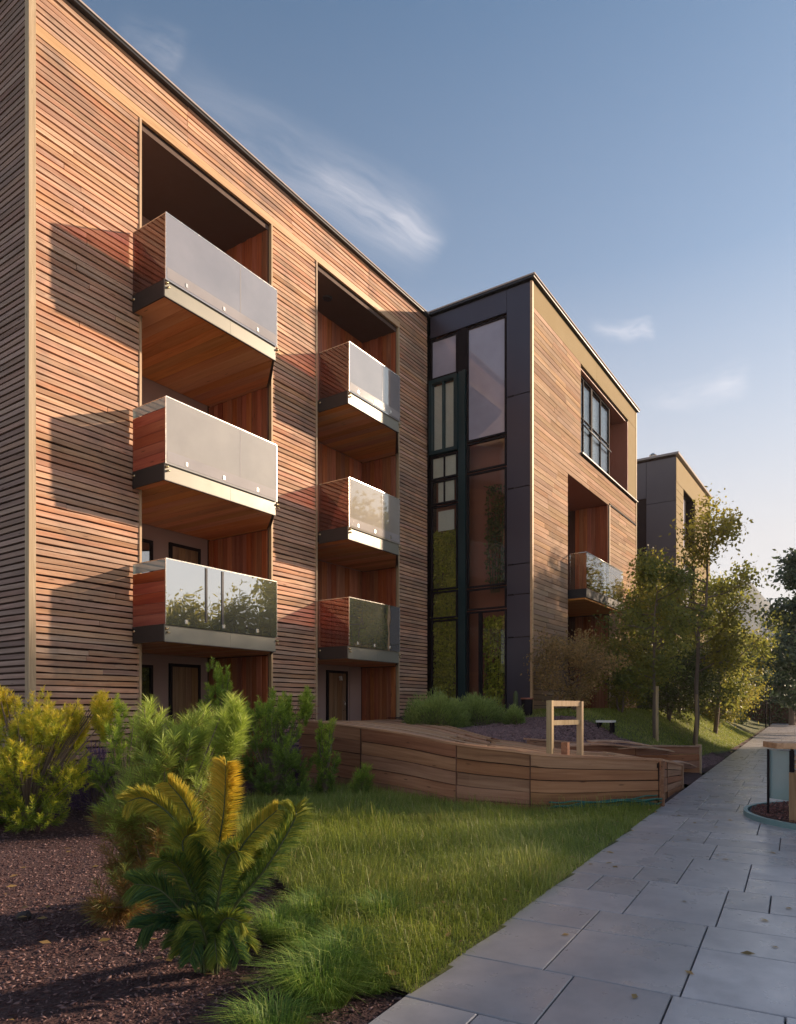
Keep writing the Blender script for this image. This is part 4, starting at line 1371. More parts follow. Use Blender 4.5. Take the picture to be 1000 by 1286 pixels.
RW = thing('timber_retaining_wall', 'second plank wall behind the planter, ending in a post at the path', 'wall', (15.5, 4.2, 0))
REAR = [(11.9, 5.15, 1.0), (12.8, 4.95, 0.93), (14.4, 4.55, 0.80), (16.4, 4.0, 0.70), (18.25, 3.42, 0.62)]
wall_planks(RW, REAR, [0, 1.3, 2.6, 4.0], 4, 0.05, -0.05, 'plank', 1)
pts = resample(REAR, [i * 0.2 for i in range(21)]); ns = normals2(pts)
part('capping_board', MB().sweep([(p[0] - n.x * 0.03, p[1] - n.y * 0.03, p[2] - 0.004) for p, n in zip(pts, ns)], [(p[0] + n.x * 0.12, p[1] + n.y * 0.12, p[2] - 0.004) for p, n in zip(pts, ns)],
                                 [(p[0] + n.x * 0.12, p[1] + n.y * 0.12, p[2] + 0.03) for p, n in zip(pts, ns)], [(p[0] - n.x * 0.03, p[1] - n.y * 0.03, p[2] + 0.03) for p, n in zip(pts, ns)]), 'plank_top', RW)
part('end_post', MB().box(18.26, 18.36, 3.38, 3.50, -0.05, 0.68), 'post', RW)
# loose warped boards lying in the trough between the walls
lb_labels = ['loose warped board lying in the trough near the handrail', 'loose board propped across the trough between the plank walls', 'short loose board at the open end of the trough near the path',
             'loose board leaning on the rear plank wall']
for k, (a, b, w, h0, h1) in enumerate((((12.3, 4.62), (15.0, 4.1), 0.14, 0.86, 0.72), ((14.2, 4.25), (16.9, 3.75), 0.12, 0.74, 0.55),
                                       ((16.0, 3.55), (17.8, 3.45), 0.12, 0.36, 0.15), ((13.3, 4.5), (16.0, 4.0), 0.10, 0.90, 0.70))):
    d = Vector((b[0] - a[0], b[1] - a[1], 0)).normalized(); n = Vector((-d.y, d.x, 0))
    mid = ((a[0] + b[0]) / 2, (a[1] + b[1]) / 2, 0)
    L = [Vector((a[0], a[1], h0)).lerp(Vector((b[0], b[1], h1)), i / 8) + Vector((0, 0, 0.05 * math.sin(i / 8 * math.pi))) for i in range(9)]
    m = MB().sweep([tuple(p - n * w / 2) for p in L], [tuple(p + n * w / 2 + Vector((0, 0, 0.03))) for p in L], [tuple(p + n * w / 2 + Vector((0, 0, 0.055))) for p in L], [tuple(p - n * w / 2 + Vector((0, 0, 0.025))) for p in L])
    m.v = [(x - mid[0], y - mid[1], z) for x, y, z in m.v]
    thing('loose_board', lb_labels[k], 'board', mid, 'loose boards between the plank walls', m.mesh('loose_board', M['plank_top']))

HR = thing('handrail', 'pale timber handrail frame of two posts and two rails on the planter', 'handrail', (10.3, 3.95, 0.85))
pA, pB = Vector((9.99, 3.98, 0)), Vector((10.80, 3.80, 0))


def post(par, p, s, z0, z1, mat='post', name='post'):
    return part(name, MB().box(p.x - s / 2, p.x + s / 2, p.y - s / 2, p.y + s / 2, z0, z1), mat, par)


post(HR, pA, 0.085, 0.70, 1.70); post(HR, pB, 0.085, 0.78, 1.69)
for z, w in ((1.655, 0.085), (1.36, 0.075)):
    a, b = pA + Vector((0.045, 0, 0)), pB - Vector((0.045, 0, 0))
    n = Vector((-(b - a).y, (b - a).x, 0)).normalized() * 0.02
    part('rail', MB().sweep([tuple(a - n + Vector((0, 0, z - w / 2))), tuple(b - n + Vector((0, 0, z - w / 2)))], [tuple(a + n + Vector((0, 0, z - w / 2))), tuple(b + n + Vector((0, 0, z - w / 2)))],
                            [tuple(a + n + Vector((0, 0, z + w / 2))), tuple(b + n + Vector((0, 0, z + w / 2)))], [tuple(a - n + Vector((0, 0, z + w / 2))), tuple(b - n + Vector((0, 0, z + w / 2)))]), 'post', HR)
m = MB().box(-0.05, 0.05, -0.05, 0.05, 0, 0.22)
thing('stub_post', 'short brown stub post right beside the handrail foot', 'post', (10.26, 3.84, 0.84), None, m.mesh('stub_post', M['plank']))

hose = MB()
for k in range(9):
    pts = []
    for i in range(25):
        u = i / 24
        q = resample(FRONT, [4.9 + 1.15 * u])[0]
        n_ = Vector((0.35, -1.0, 0)).normalized() if u > 0.2 else Vector((-0.3, -1, 0)).normalized()
        off_ = 0.05 + 0.03 * (k % 4) + 0.02 * math.sin(u * 9 + k)
        pts.append((q[0] - 0.05 + n_.x * off_ - 0.1 * (1 - u), q[1] + n_.y * off_ * 0.7, 0.04 + 0.034 * (k // 2) + 0.015 * math.sin(u * 7 + k * 1.7) + 0.01 * math.sin(u * 23 + k)))
    hose.tube(pts, 0.011, 6)
thing('garden_hose', 'loose dark green hose lying along the foot of the planter wall', 'hose', (0, 0, 0), None, hose.mesh('garden_hose', M['hose'], True))

# ------------------------------------------------------------------ round bed with glass and timber stand on the path
CB = Vector((11.75, -0.06, 0))
CR = 1.62
RBED = thing('round_bed', 'round gravel bed with a teal metal kerb on the path', 'flower bed', tuple(CB))
n = 64
vs, fs = [], []
for r_, z_ in ((CR, -0.01), (CR, 0.075), (CR - 0.055, 0.075), (CR - 0.055, 0.02)):
    vs += [(CB.x + r_ * math.cos(2 * math.pi * i / n), CB.y + r_ * math.sin(2 * math.pi * i / n), z_) for i in range(n)]
for j in range(3):
    for i in range(n):
        fs.append((j * n + i, j * n + (i + 1) % n, (j + 1) * n + (i + 1) % n, (j + 1) * n + i))
part('kerb', MB().add(vs, fs), 'kerb', RBED)
vs = [(CB.x, CB.y, 0.11)] + [(CB.x + (CR - 0.09) * math.cos(2 * math.pi * i / n), CB.y + (CR - 0.09) * math.sin(2 * math.pi * i / n), 0.06) for i in range(n)]
part('soil', MB().add(vs, [(0, 1 + i, 1 + (i + 1) % n) for i in range(n)]), 'gravel', RBED)
pb_ = []
ang = RNG.uniform(0, 2 * math.pi, 2600); rad = np.sqrt(RNG.uniform(0, 1, 2600)) * (CR - 0.12)
pos = np.stack([CB.x + rad * np.cos(ang), CB.y + rad * np.sin(ang), 0.075 + 0.045 * (1 - rad / CR) + RNG.uniform(0, 0.012, 2600)], 1)


def chips(pos, lo, hi, thick, tint=None):
    n = len(pos)
    a = unit(RNG.normal(size=(n, 3)) * np.array([1, 1, 0.25])); b = unit(np.cross(a, RNG.normal(size=(n, 3)) * np.array([0.4, 0.4, 1]))); c = np.cross(a, b)
    L = RNG.uniform(lo, hi, (n, 1)); w = L * RNG.uniform(0.2, 0.5, (n, 1)); t_ = thick
    V = np.stack([pos - a * L / 2, pos + a * L * 0.1 - b * w / 2, pos + a * L / 2, pos + a * L * 0.05 + b * w / 2, pos + c * t_, pos - c * t_], 1).reshape(-1, 3)
    i = np.arange(n)[:, None] * 6
    F = np.concatenate([i + np.array([[0, 1, 4]]), i + np.array([[1, 2, 4]]), i + np.array([[2, 3, 4]]), i + np.array([[3, 0, 4]]), i + np.array([[1, 0, 5]]), i + np.array([[2, 1, 5]]), i + np.array([[3, 2, 5]]), i + np.array([[0, 3, 5]])], 1).reshape(-1, 3)
    return V, F


V, F = chips(pos, 0.03, 0.07, 0.013)
link('gravel', np_mesh('gravel', V, F, M['chip_red']), RBED, kind='stuff')

ST = thing('timber_stand', 'timber and glass stand with a brown top, standing in the round gravel bed', 'stand', (CB.x, CB.y, 0))
# top slab at waist height, its left end stepped
tx, ty = 10.05, 0.93


def fr(px_, f_):
    """a point given as metres ahead and to the right of the photograph's standpoint"""
    return Vector((CA * f_ + SA * px_, SA * f_ - CA * px_, 0))


p0, p1 = fr(5.30, 9.9), fr(7.5, 9.5)
d = (p1 - p0).normalized(); nn = Vector((-d.y, d.x, 0))
m = MB().sweep([tuple(p0 - nn * 0.28 + Vector((0, 0, 1.02))), tuple(p1 - nn * 0.28 + Vector((0, 0, 1.0)))], [tuple(p0 + nn * 0.28 + Vector((0, 0, 1.02))), tuple(p1 + nn * 0.28 + Vector((0, 0, 1.0)))],
               [tuple(p0 + nn * 0.28 + Vector((0, 0, 1.10))), tuple(p1 + nn * 0.28 + Vector((0, 0, 1.10)))], [tuple(p0 - nn * 0.28 + Vector((0, 0, 1.10))), tuple(p1 - nn * 0.28 + Vector((0, 0, 1.10)))])
part('top_board', m, 'plank_top', ST)
for px_, f_, z0, z1, mt, s in ((5.28, 9.9, 0.06, 1.0, 'frame', 0.03), (5.42, 9.55, 0.06, 1.0, 'frame', 0.06), (5.30, 9.3, 0.06, 0.72, 'door', 0.10), (5.62, 9.9, 0.06, 1.0, 'frame', 0.04), (6.9, 9.5, 0.06, 1.0, 'frame', 0.06)):
    post(ST, fr(px_, f_), s, z0, z1, mt)
a, b = fr(5.29, 9.9), fr(5.42, 9.57)
m = MB().sweep([tuple(a + Vector((0.02, 0, 0.3))), tuple(b + Vector((0.02, 0, 0.3)))], [tuple(a + Vector((0.032, 0.0, 0.3))), tuple(b + Vector((0.032, 0, 0.3)))], [tuple(a + Vector((0.032, 0, 0.99))), tuple(b + Vector((0.032, 0, 0.99)))], [tuple(a + Vector((0.02, 0, 0.99))), tuple(b + Vector((0.02, 0, 0.99)))])
part('glass_panel', m, 'teal_glass', ST)
a, b = fr(5.45, 9.60), fr(6.85, 9.55)
for k in range(11):
    z = 0.2 + k * 0.068
    u = Vector((0, 0, z)); v = Vector((0, 0, z + 0.05))
    n2 = Vector((0.02, 0.03, 0))
    part('slat', MB().sweep([tuple(a + u), tuple(b + u + Vector((0, 0, 0.02)))], [tuple(a + u + n2), tuple(b + u + n2 + Vector((0, 0, 0.02)))], [tuple(a + v + n2 * 2), tuple(b + v + n2 * 2)], [tuple(a + v + n2), tuple(b + v + n2)]), 'clad', ST)
a, b, c = fr(5.28, 8.75), fr(6.4, 8.6), fr(6.3, 9.1)
m = MB().add([tuple(a + Vector((0, 0, 0.05))), tuple(b + Vector((0, 0, 0.05))), tuple(c + Vector((0, 0, 0.62))), tuple(a + Vector((0.03, 0.03, 0.06))),
              tuple(a + Vector((0, 0, 0.07))), tuple(b + Vector((0, 0, 0.07))), tuple(c + Vector((0, 0, 0.64)))], [(0, 1, 2), (4, 6, 5), (0, 2, 6, 4), (0, 4, 5, 1), (1, 5, 6, 2)])
part('glass_fin', m, 'teal_glass', ST)


# ------------------------------------------------------------------ vegetation builders
def tufts(centers, dirs, n_each, nlen, spread, w, tint0, tint1, along, droop=0.12):
    """needle brushes: along each short twig needles stand out and forward"""
    out = []
    n = len(centers)
    C = np.repeat(centers, n_each, 0); D = np.repeat(unit(dirs), n_each, 0)
    u = RNG.uniform(0, 1, (n * n_each, 1))
    al = np.repeat(np.broadcast_to(np.asarray(along, float).reshape(-1, 1), (n, 1)), n_each, 0)
    base = C + D * (u - 1) * al
    rnd = unit(RNG.normal(size=(n * n_each, 3)))
    rad = unit(rnd - D * (rnd * D).sum(1, keepdims=True))
    dr = D * (0.55 + 0.55 * u) + rad * spread
    L = RNG.uniform(0.75, 1.15, n * n_each) * np.repeat(np.broadcast_to(np.asarray(nlen, float).reshape(-1), (n,)), n_each)
    t0 = np.repeat(np.broadcast_to(np.asarray(tint0, float).reshape(-1), (n,)), n_each); t1 = np.repeat(np.broadcast_to(np.asarray(tint1, float).reshape(-1), (n,)), n_each)
    tint = t0 + (t1 - t0) * u[:, 0]
    return needles(base, dr, L, np.full(n * n_each, w), tint, droop)


def pine_shrub(name, label, loc, h, rad, tips, n_each, nlen, mat, seed, lean=(0, 0), gold=0.0, squash=1.0, low_brown=False, group='pine shrubs', twig=0.16, w=0.0045, spires=None, cat='shrub'):
    rr = np.random.default_rng(seed)
    o = thing(name, label, cat, loc, group)
    C, D, stems = [], [], MB()
    base = np.array([0, 0, 0.0])
    lobes = []
    for q in range(11):
        zz = 0.10 + 0.72 * (q / 10.0) ** 1.15
        a_ = q * 2.4 + seed
        ro = rad * (0.62 if zz < 0.6 else 0.38) * rr.uniform(0.6, 1.05)
        lobes.append((ro * math.cos(a_), ro * math.sin(a_), zz * h, rad * rr.uniform(0.36, 0.52), h * rr.uniform(0.12, 0.2)))
    if spires:
        lobes += [(x, y, hh * h * 0.82, 0.16 * rad + 0.03, 0.16 * h) for x, y, hh in spires]
    for i in range(tips):
        lx, ly, lz, lr, lv = lobes[rr.integers(len(lobes))]
        v = unit(rr.normal(size=3))
        p = np.array([lx, ly, lz]) + v * np.array([lr, lr, lv]) * rr.uniform(0.5, 1.0)
        k = p[2] / h
        p[0] += lean[0] * k; p[1] += lean[1] * k
        p[2] = max(p[2], 0.06 + 0.1 * rr.random())
        C.append(p)
        D.append(unit(v * 0.55 + np.array([0, 0, 0.45 + 0.75 * k])))
    C = np.array(C); D = np.array(D)
    for i in range(0, tips, 7):
        p = C[i]
        q = base + (p - base) * np.array([0.35, 0.35, 0.45])
        stems.tube([tuple(base + rr.normal(size=3) * 0.02 * np.array([1, 1, 0])), tuple(q), tuple(p)], [0.016, 0.009, 0.004], 5, False)
    stems.tube([(0, 0, -0.08), (0.01, 0, h * 0.3)], [0.035, 0.02], 7, False)
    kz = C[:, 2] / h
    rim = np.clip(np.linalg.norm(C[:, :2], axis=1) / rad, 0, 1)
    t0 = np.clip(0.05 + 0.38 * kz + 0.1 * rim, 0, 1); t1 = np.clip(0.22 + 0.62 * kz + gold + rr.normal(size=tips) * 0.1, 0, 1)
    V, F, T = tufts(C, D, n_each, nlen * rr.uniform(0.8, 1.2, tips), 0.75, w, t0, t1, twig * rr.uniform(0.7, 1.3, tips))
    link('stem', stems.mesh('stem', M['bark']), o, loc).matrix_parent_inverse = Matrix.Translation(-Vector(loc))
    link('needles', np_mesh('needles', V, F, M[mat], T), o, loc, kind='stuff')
    return o


pine_shrub('pine_shrub', 'big bushy pine shrub with browning lower needles, behind the golden frond plant', (3.50, 4.70, -0.03), 1.66, 0.66, 680, 90, 0.115, 'needle_b', 1, lean=(0.12, -0.14), twig=0.15, w=0.0034,
           spires=[(0.25, -0.35, 1.06), (-0.1, 0.2, 1.05), (0.05, -0.1, 0.95)])
pine_shrub('pine_shrub', 'yellow green pine shrub at the left edge, against the shaded building corner', (4.75, 9.0, 0.05), 1.85, 0.92, 1100, 56, 0.075, 'needle_y', 2, lean=(0.0, -0.1), gold=0.2, twig=0.18, w=0.006,
           spires=[(0.62, -0.62, 0.98), (-0.2, 0.4, 1.05), (0.45, -0.3, 0.9)])
pine_shrub('pine_shrub', 'upright green pine shrub in front of the left balcony stack foot', (5.55, 8.1, 0.0), 1.80, 0.42, 260, 60, 0.08, 'needle', 3, gold=0.1, w=0.0055)
pine_shrub('pine_shrub', 'tall slim pine shrub in front of the ground floor door', (8.35, 9.45, 0.15), 2.3, 0.40, 260, 60, 0.085, 'needle', 4, w=0.007, spires=[(0, 0, 1.05), (0.1, -0.1, 1.0)])
pine_shrub('pine_shrub', 'dense dark green pine shrub at the far corner of the lawn', (8.65, 8.45, 0.0), 1.98, 0.72, 620, 56, 0.085, 'needle', 5, w=0.007, spires=[(0.4, -0.4, 1.02), (0.2, -0.1, 0.98), (-0.3, 0.3, 0.85)])
pine_shrub('pine_shrub', 'slim young pine beside the left end of the planter wall', (9.35, 7.85, 0.0), 1.55, 0.26, 160, 50, 0.08, 'needle', 6, gold=0.1, w=0.007)
pine_shrub('pine_shrub', 'knee high tuft of pine at the planter wall foot', (9.75, 7.35, 0.0), 0.62, 0.24, 60, 46, 0.12, 'needle', 7, w=0.006)
pine_shrub('pine_shrub', 'green pine tips rising between the yellow shrub and the browning one', (6.6, 8.9, 0.05), 1.35, 0.5, 160, 46, 0.11, 'needle', 8, w=0.0065)


def fluff(name, label, loc, rx, ry, h, n, nlen, mat, seed, group, cat='shrub', w=0.008, up=0.55, partname='needles'):
    rr = np.random.default_rng(seed)
    o = thing(name, label, cat, loc, group)
    v = unit(rr.normal(size=(n, 3))); v[:, 2] = np.abs(v[:, 2])
    r = rr.uniform(0.55, 1.0, (n, 1)) ** 0.6
    lump = 1 + 0.16 * np.sin(v[:, :1] * 7 + seed) * np.cos(v[:, 1:2] * 6) + 0.10 * np.sin(v[:, 1:2] * 15 + v[:, :1] * 11)
    p = v * np.array([rx, ry, h * 0.85]) * r * lump
    d = v * 0.8 + np.array([0, 0, up]) + rr.normal(size=(n, 3)) * 0.3
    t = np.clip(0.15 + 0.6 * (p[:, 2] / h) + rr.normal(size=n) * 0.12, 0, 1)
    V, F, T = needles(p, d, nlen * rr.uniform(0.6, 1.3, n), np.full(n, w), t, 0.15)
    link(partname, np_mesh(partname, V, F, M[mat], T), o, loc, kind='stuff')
    st = MB()
    for i in range(0, min(n, 60)):
        q = p[rr.integers(n)]
        st.tube([(0, 0, -0.05), tuple(q * 0.5 + np.array([0, 0, 0.03])), tuple(q)], [0.014, 0.008, 0.003], 5, False)
    link('stem', st.mesh('stem', M['bark']), o, loc)
    return o


fluff('juniper_bush', 'wide feathery juniper mound, left of two, by the cedar block', (14.6, 8.75, 1.05), 0.98, 0.75, 0.95, 12000, 0.11, 'juniper', 20, 'juniper mounds on the mulch', w=0.012)
fluff('juniper_bush', 'feathery juniper mound, right of two, below the tall glazing', (15.9, 8.35, 1.1), 0.88, 0.75, 0.88, 10000, 0.11, 'juniper', 21, 'juniper mounds on the mulch', w=0.012)
fluff('juniper_bush', 'small yellowish juniper beside the green bollard', (15.75, 7.2, 1.12), 0.26, 0.26, 0.55, 3500, 0.09, 'juniper', 22, None, w=0.009)
for k, (x, y, s, lb) in enumerate(((5.9, 9.3, 0.5, 'purple lavender clump beside the yellow shrub'), (7.7, 9.3, 0.55, 'purple lavender clump left of the slim door pine'), (8.0, 9.15, 0.5, 'purple lavender clump between two pine shrubs'),
                                   (9.5, 9.0, 0.6, 'dusky purple clump at the left end of the planter wall'))):
    fluff('lavender', lb, (x, y, 0.12), s * 0.6, s * 0.6, s * 2.1, 2600, 0.10, 'lavender', 30 + k, 'lavender clumps', 'plant', 0.008, 0.9, 'flowers')


def frond_plant():
    loc = (2.90, 3.36, -0.03)
    o = thing('frond_plant', 'palm like plant with brush shaped fronds turning golden, front of the mulch', 'plant', loc, None)
    rr = np.random.default_rng(44)
    RV = Vector((SA, -CA, 0)); FV = Vector((CA, SA, 0))

    def P(r, u, f=0.0):   # metres right, up and ahead of the plant's foot
        return RV * r + FV * f + Vector((0, 0, u))
    specs = [  # control points (right, up, ahead), brush radius, gold, density
        ([(0.02, 0.02, 0), (0.02, 0.55, 0.02), (0.08, 0.98, 0.02), (0.10, 1.27, -0.02)], 0.125, 0.82, 1.6, 0.70),
        ([(0.03, 0.02, 0), (0.06, 0.45, -0.02), (0.22, 0.80, -0.05), (0.42, 1.00, -0.04)], 0.10, 0.55, 1.0, 0.55),
        ([(0.03, 0.02, 0), (0.12, 0.35, -0.05), (0.36, 0.66, -0.10), (0.52, 0.93, -0.06), (0.53, 1.02, -0.04)], 0.11, 0.30, 1.3, 0.50),
        ([(-0.02, 0.02, 0), (-0.06, 0.50, 0.03), (-0.22, 0.90, 0.05), (-0.40, 1.06, 0.02), (-0.50, 1.05, -0.02)], 0.10, 0.58, 1.1, 0.55),
        ([(-0.02, 0.02, 0), (-0.06, 0.55, 0.08), (-0.15, 0.95, 0.10), (-0.30, 1.15, 0.12)], 0.10, 0.60, 1.0, 0.55),
        ([(0.0, 0.02, 0), (-0.05, 0.45, -0.08), (-0.14, 0.80, -0.10), (-0.05, 0.88, -0.12)], 0.14, 0.46, 1.2, 0.5),
        ([(-0.02, 0.02, 0), (-0.10, 0.30, -0.05), (-0.28, 0.52, -0.08), (-0.45, 0.55, -0.05)], 0.13, 0.02, 1.2, 0.35),
        ([(-0.02, 0.02, 0), (-0.10, 0.25, 0.0), (-0.25, 0.34, -0.12), (-0.38, 0.30, -0.12)], 0.12, -0.08, 1.1, 0.3),
        ([(0.02, 0.02, 0), (0.06, 0.25, -0.08), (0.14, 0.38, -0.18), (0.24, 0.36, -0.20)], 0.09, 0.38, 0.8, 0.4),
        ([(0.0, 0.02, 0), (0.01, 0.22, -0.12), (-0.02, 0.36, -0.18), (-0.08, 0.38, -0.22)], 0.10, 0.30, 0.8, 0.4),
        ([(0.02, 0.02, 0), (0.10, 0.40, 0.06), (0.20, 0.62, 0.10), (0.26, 0.72, 0.12)], 0.12, 0.10, 1.0, 0.4),
        ([(0.0, 0.02, 0), (-0.03, 0.4, -0.02), (-0.04, 0.66, -0.05), (-0.10, 0.76, -0.08)], 0.14, 0.0, 1.0, 0.35),
    ]
    for k in [0, 2, 4, 6, 8, 9, 10, 11, 12, 13, 14, 15]:       # shorter fronds filling the heart of the plant and drooping round its foot
        a = k * 2.4 + 0.6
        if k < 9:
            rr_, hh_ = 0.16 + 0.14 * ((k * 7) % 5) / 4, 0.42 + 0.38 * ((k * 3) % 7) / 6
            specs.append(([(0.02 * math.cos(a), 0.03, 0.02 * math.sin(a)), (0.3 * rr_ * math.cos(a), 0.5 * hh_, 0.3 * rr_ * math.sin(a)), (0.75 * rr_ * math.cos(a), 0.9 * hh_, 0.75 * rr_ * math.sin(a)), (1.2 * rr_ * math.cos(a), hh_, 1.2 * rr_ * math.sin(a))], 0.12, 0.06 + 0.3 * hh_ * ((k % 3) / 2), 0.75, 0.3))
        else:
            rr_ = 0.16 + 0.05 * (k % 3)
            specs.append(([(0.02 * math.cos(a), 0.10, 0.02 * math.sin(a)), (0.35 * rr_ * math.cos(a), 0.26, 0.35 * rr_ * math.sin(a)), (0.8 * rr_ * math.cos(a), 0.24, 0.8 * rr_ * math.sin(a)), (1.15 * rr_ * math.cos(a), 0.12, 1.15 * rr_ * math.sin(a))], 0.085, 0.02 + 0.28 * (k % 2), 0.5, 0.25))
    for pts, br, gold, dens, start in specs:
        c = [P(*q) for q in pts]
        cc = resample([tuple(v) for v in c], [i * (len(c) - 1) / 24 for i in range(25)])
        rach = MB().tube(cc, [0.014 - 0.011 * i / 24 for i in range(25)], 6, False)
        f = link('frond', rach.mesh('frond', M['stem'], True), o, loc)
        cc = np.array(cc)
        n = int(1500 * dens)
        u = start * 0.65 + (1 - start * 0.65) * rr.uniform(0, 1, n) ** 0.8
        idx = np.clip(u * 24, 0, 23.999); i0 = idx.astype(int); fr_ = (idx - i0)[:, None]
        p = cc[i0] * (1 - fr_) + cc[i0 + 1] * fr_
        tg = unit(cc[i0 + 1] - cc[i0])
        rnd = unit(rr.normal(size=(n, 3)))
        sd = unit(rnd - tg * (rnd * tg).sum(1, keepdims=True))
        sd[:, 2] = np.where(sd[:, 2] < -0.3, sd[:, 2] * 0.5, sd[:, 2])
        wide = unit(np.cross(tg, np.array([CA, SA, 0.25]) + 0.25 * rr.normal(size=3)) + 1e-6)
        sd = unit(sd * 0.55 + wide * np.where(rr.uniform(0, 1, (n, 1)) < 0.5, 1.0, -1.0))
        prof = np.sin(np.clip((u - start * 0.6) / (1.02 - start * 0.6), 0, 1) * math.pi) ** 0.45
        L = br * 1.25 * (0.40 + 0.65 * prof) * rr.uniform(0.75, 1.15, n)
        tint = np.clip(gold * 0.75 + 0.35 * u + 0.12 * (p[:, 2]) - 0.12 + rr.normal(size=n) * 0.06, 0, 1)
        V, F, T = needles(p, tg * 0.85 + sd, L, np.full(n, 0.0042), tint, 0.18)
        link('leaflets', np_mesh('leaflets', V, F, M['frond'], T), f, loc, kind='stuff')
    # straight green stems at the foot
    st = MB()
    for k in range(9):
        a = k * 2.4
        st.tube([(0.05 * math.cos(a), 0.05 * math.sin(a), -0.02), (0.07 * math.cos(a), 0.07 * math.sin(a), 0.25 + 0.02 * (k % 5))], [0.010, 0.004], 5)
    link('stem', st.mesh('stem', M['stem']), o, loc)


frond_plant()


def grass_tuft(label, loc, r, h, n, seed, mat='tuft', cat='grass tuft', spread=0.62, group='grass tufts along the mulch edge'):
    rr = np.random.default_rng(seed)
    a = rr.uniform(0, 2 * math.pi, n); q = np.sqrt(rr.uniform(0, 1, n))
    base = np.stack([q * r * 0.55 * np.cos(a), q * r * 0.55 * np.sin(a), np.full(n, -0.03)], 1)
    d = np.stack([np.cos(a) * q * spread, np.sin(a) * q * spread, np.ones(n)], 1) + rr.normal(size=(n, 3)) * 0.2
    n = int(n)
    n_dry = rr.uniform(0, 1, n) < 0.06
    L = h * 1.15 * rr.uniform(0.45, 1.2, n)
    V, F, T = curved_blades(base, d, L, rr.uniform(0.003, 0.005, n), np.where(n_dry, 1.0, np.clip(rr.normal(0.45, 0.25, n), 0, 1)), 0.5, rr)
    return thing('grass_tuft', label, cat, loc, group, np_mesh('grass_tuft', V, F, M[mat], T))


def curved_blades(base, direc, L, w, tint, droop, rr):
    n = len(base)
    d = unit(direc)
    hz = d.copy(); hz[:, 2] = 0; hz = unit(hz + 1e-6)
    side = unit(np.cross(d, np.array([0, 0, 1.0])) + 1e-6)
    L = np.asarray(L).reshape(-1, 1); w = np.asarray(w).reshape(-1, 1) * 0.5
    dr = np.asarray(droop).reshape(-1, 1) if np.ndim(droop) else droop
    p1 = base + d * L * 0.55
    p2 = base + d * L * 0.88 + hz * L * dr * 0.5 - np.array([0, 0, 1.0]) * L * dr * 0.5
    V = np.stack([base - side * w, base + side * w, p1 + side * w * 0.8, p1 - side * w * 0.8, p2], 1).reshape(-1, 3)
    i = np.arange(n)[:, None] * 5
    F = np.concatenate([i + np.array([[0, 1, 2]]), i + np.array([[0, 2, 3]]), i + np.array([[3, 2, 4]])], 1).reshape(-1, 3)
    return V, F, np.repeat(tint, 5)


grass_tuft('fine dark grass tuft right behind the frond plant foot', (3.55, 3.40, 0), 0.20, 0.30, 1100, 50)
grass_tuft('rounded bright grass tuft just right of the frond plant', (3.48, 3.12, 0), 0.17, 0.26, 1000, 51)
grass_tuft('large arching grass tuft nearest the camera, at the bottom edge', (2.95, 2.52, 0), 0.30, 0.34, 1700, 52)
grass_tuft('arching grass tuft between the nearest tuft and the path', (3.30, 2.62, 0), 0.28, 0.34, 1500, 53)
grass_tuft('tall blue green grass tuft at the lawn edge', (3.95, 3.42, 0), 0.30, 0.32, 1200, 54)
grass_tuft('small grass tuft on the mulch close to the path slabs', (3.25, 2.36, 0), 0.15, 0.14, 900, 55)
grass_tuft('coarse grass tuft standing in the lawn near the path', (4.25, 3.0, 0), 0.28, 0.30, 1200, 56)
grass_tuft('grass tuft lying low in the lower corner of the picture', (2.45, 2.40, 0), 0.24, 0.26, 1000, 57)


def scatter(poly, n, rr):
    xs = [p[0] for p in poly]; ys = [p[1] for p in poly]
    out = []
    tot_ = 0
    while tot_ < n:
        x = rr.uniform(min(xs), max(xs), n); y = rr.uniform(min(ys), max(ys), n)
        k = inside(x, y, poly)
        out.append(np.stack([x[k], y[k]], 1)); tot_ += k.sum()
    return np.concatenate(out)[:n]


rr = np.random.default_rng(60)
P2 = scatter(lawn_poly, 190000, rr)
# denser near the camera
dist = np.hypot(P2[:, 0], P2[:, 1])
P2 = P2[rr.uniform(0, 1, len(P2)) < np.clip(6.5 / dist, 0.3, 1.0)]
patch = wob(P2[:, 0], P2[:, 1], 1.3, 4.0)
edge = P2[:, 1] - path_y(P2[:, 0])
base = np.stack([P2[:, 0], P2[:, 1], lawn_z(P2[:, 0], P2[:, 1]) - 0.01], 1)
nb = len(base)
flow = np.stack([np.sin(P2[:, 1] * 1.1 + P2[:, 0] * 0.7), np.cos(P2[:, 0] * 0.9 - P2[:, 1] * 0.4), np.zeros(nb)], 1) * 0.25
d = rr.normal(size=(nb, 3)) * 0.33 + np.array([0, 0, 1.0]) + flow
L = (0.155 + 0.07 * patch) * rr.uniform(0.5, 1.5, nb) * (0.6 + 0.4 * smooth01(edge / 0.3))
tall = rr.uniform(0, 1, nb) < 0.07
L = np.where(tall, L * 1.9, L)
tint = np.clip(0.42 + 0.24 * wob(P2[:, 0], P2[:, 1], 0.7, 1.0) + rr.normal(size=nb) * 0.14, 0, 1)
dead = rr.uniform(0, 1, nb) < 0.05 + 0.16 * np.clip(wob(P2[:, 0], P2[:, 1], 1.9, 7.0) - 0.15, 0, 1)
tint = np.where(dead, 0.97, tint)
V, F, T = curved_blades(base, d, L, 0.0028 + 0.0006 * dist[:1].mean() * 0 + rr.uniform(0.0005, 0.002, nb), tint, 0.45, rr)
link('grass', np_mesh('grass', V, F, M['grass'], T), None, kind='stuff')['label'] = 'long fine green grass of the lawn'

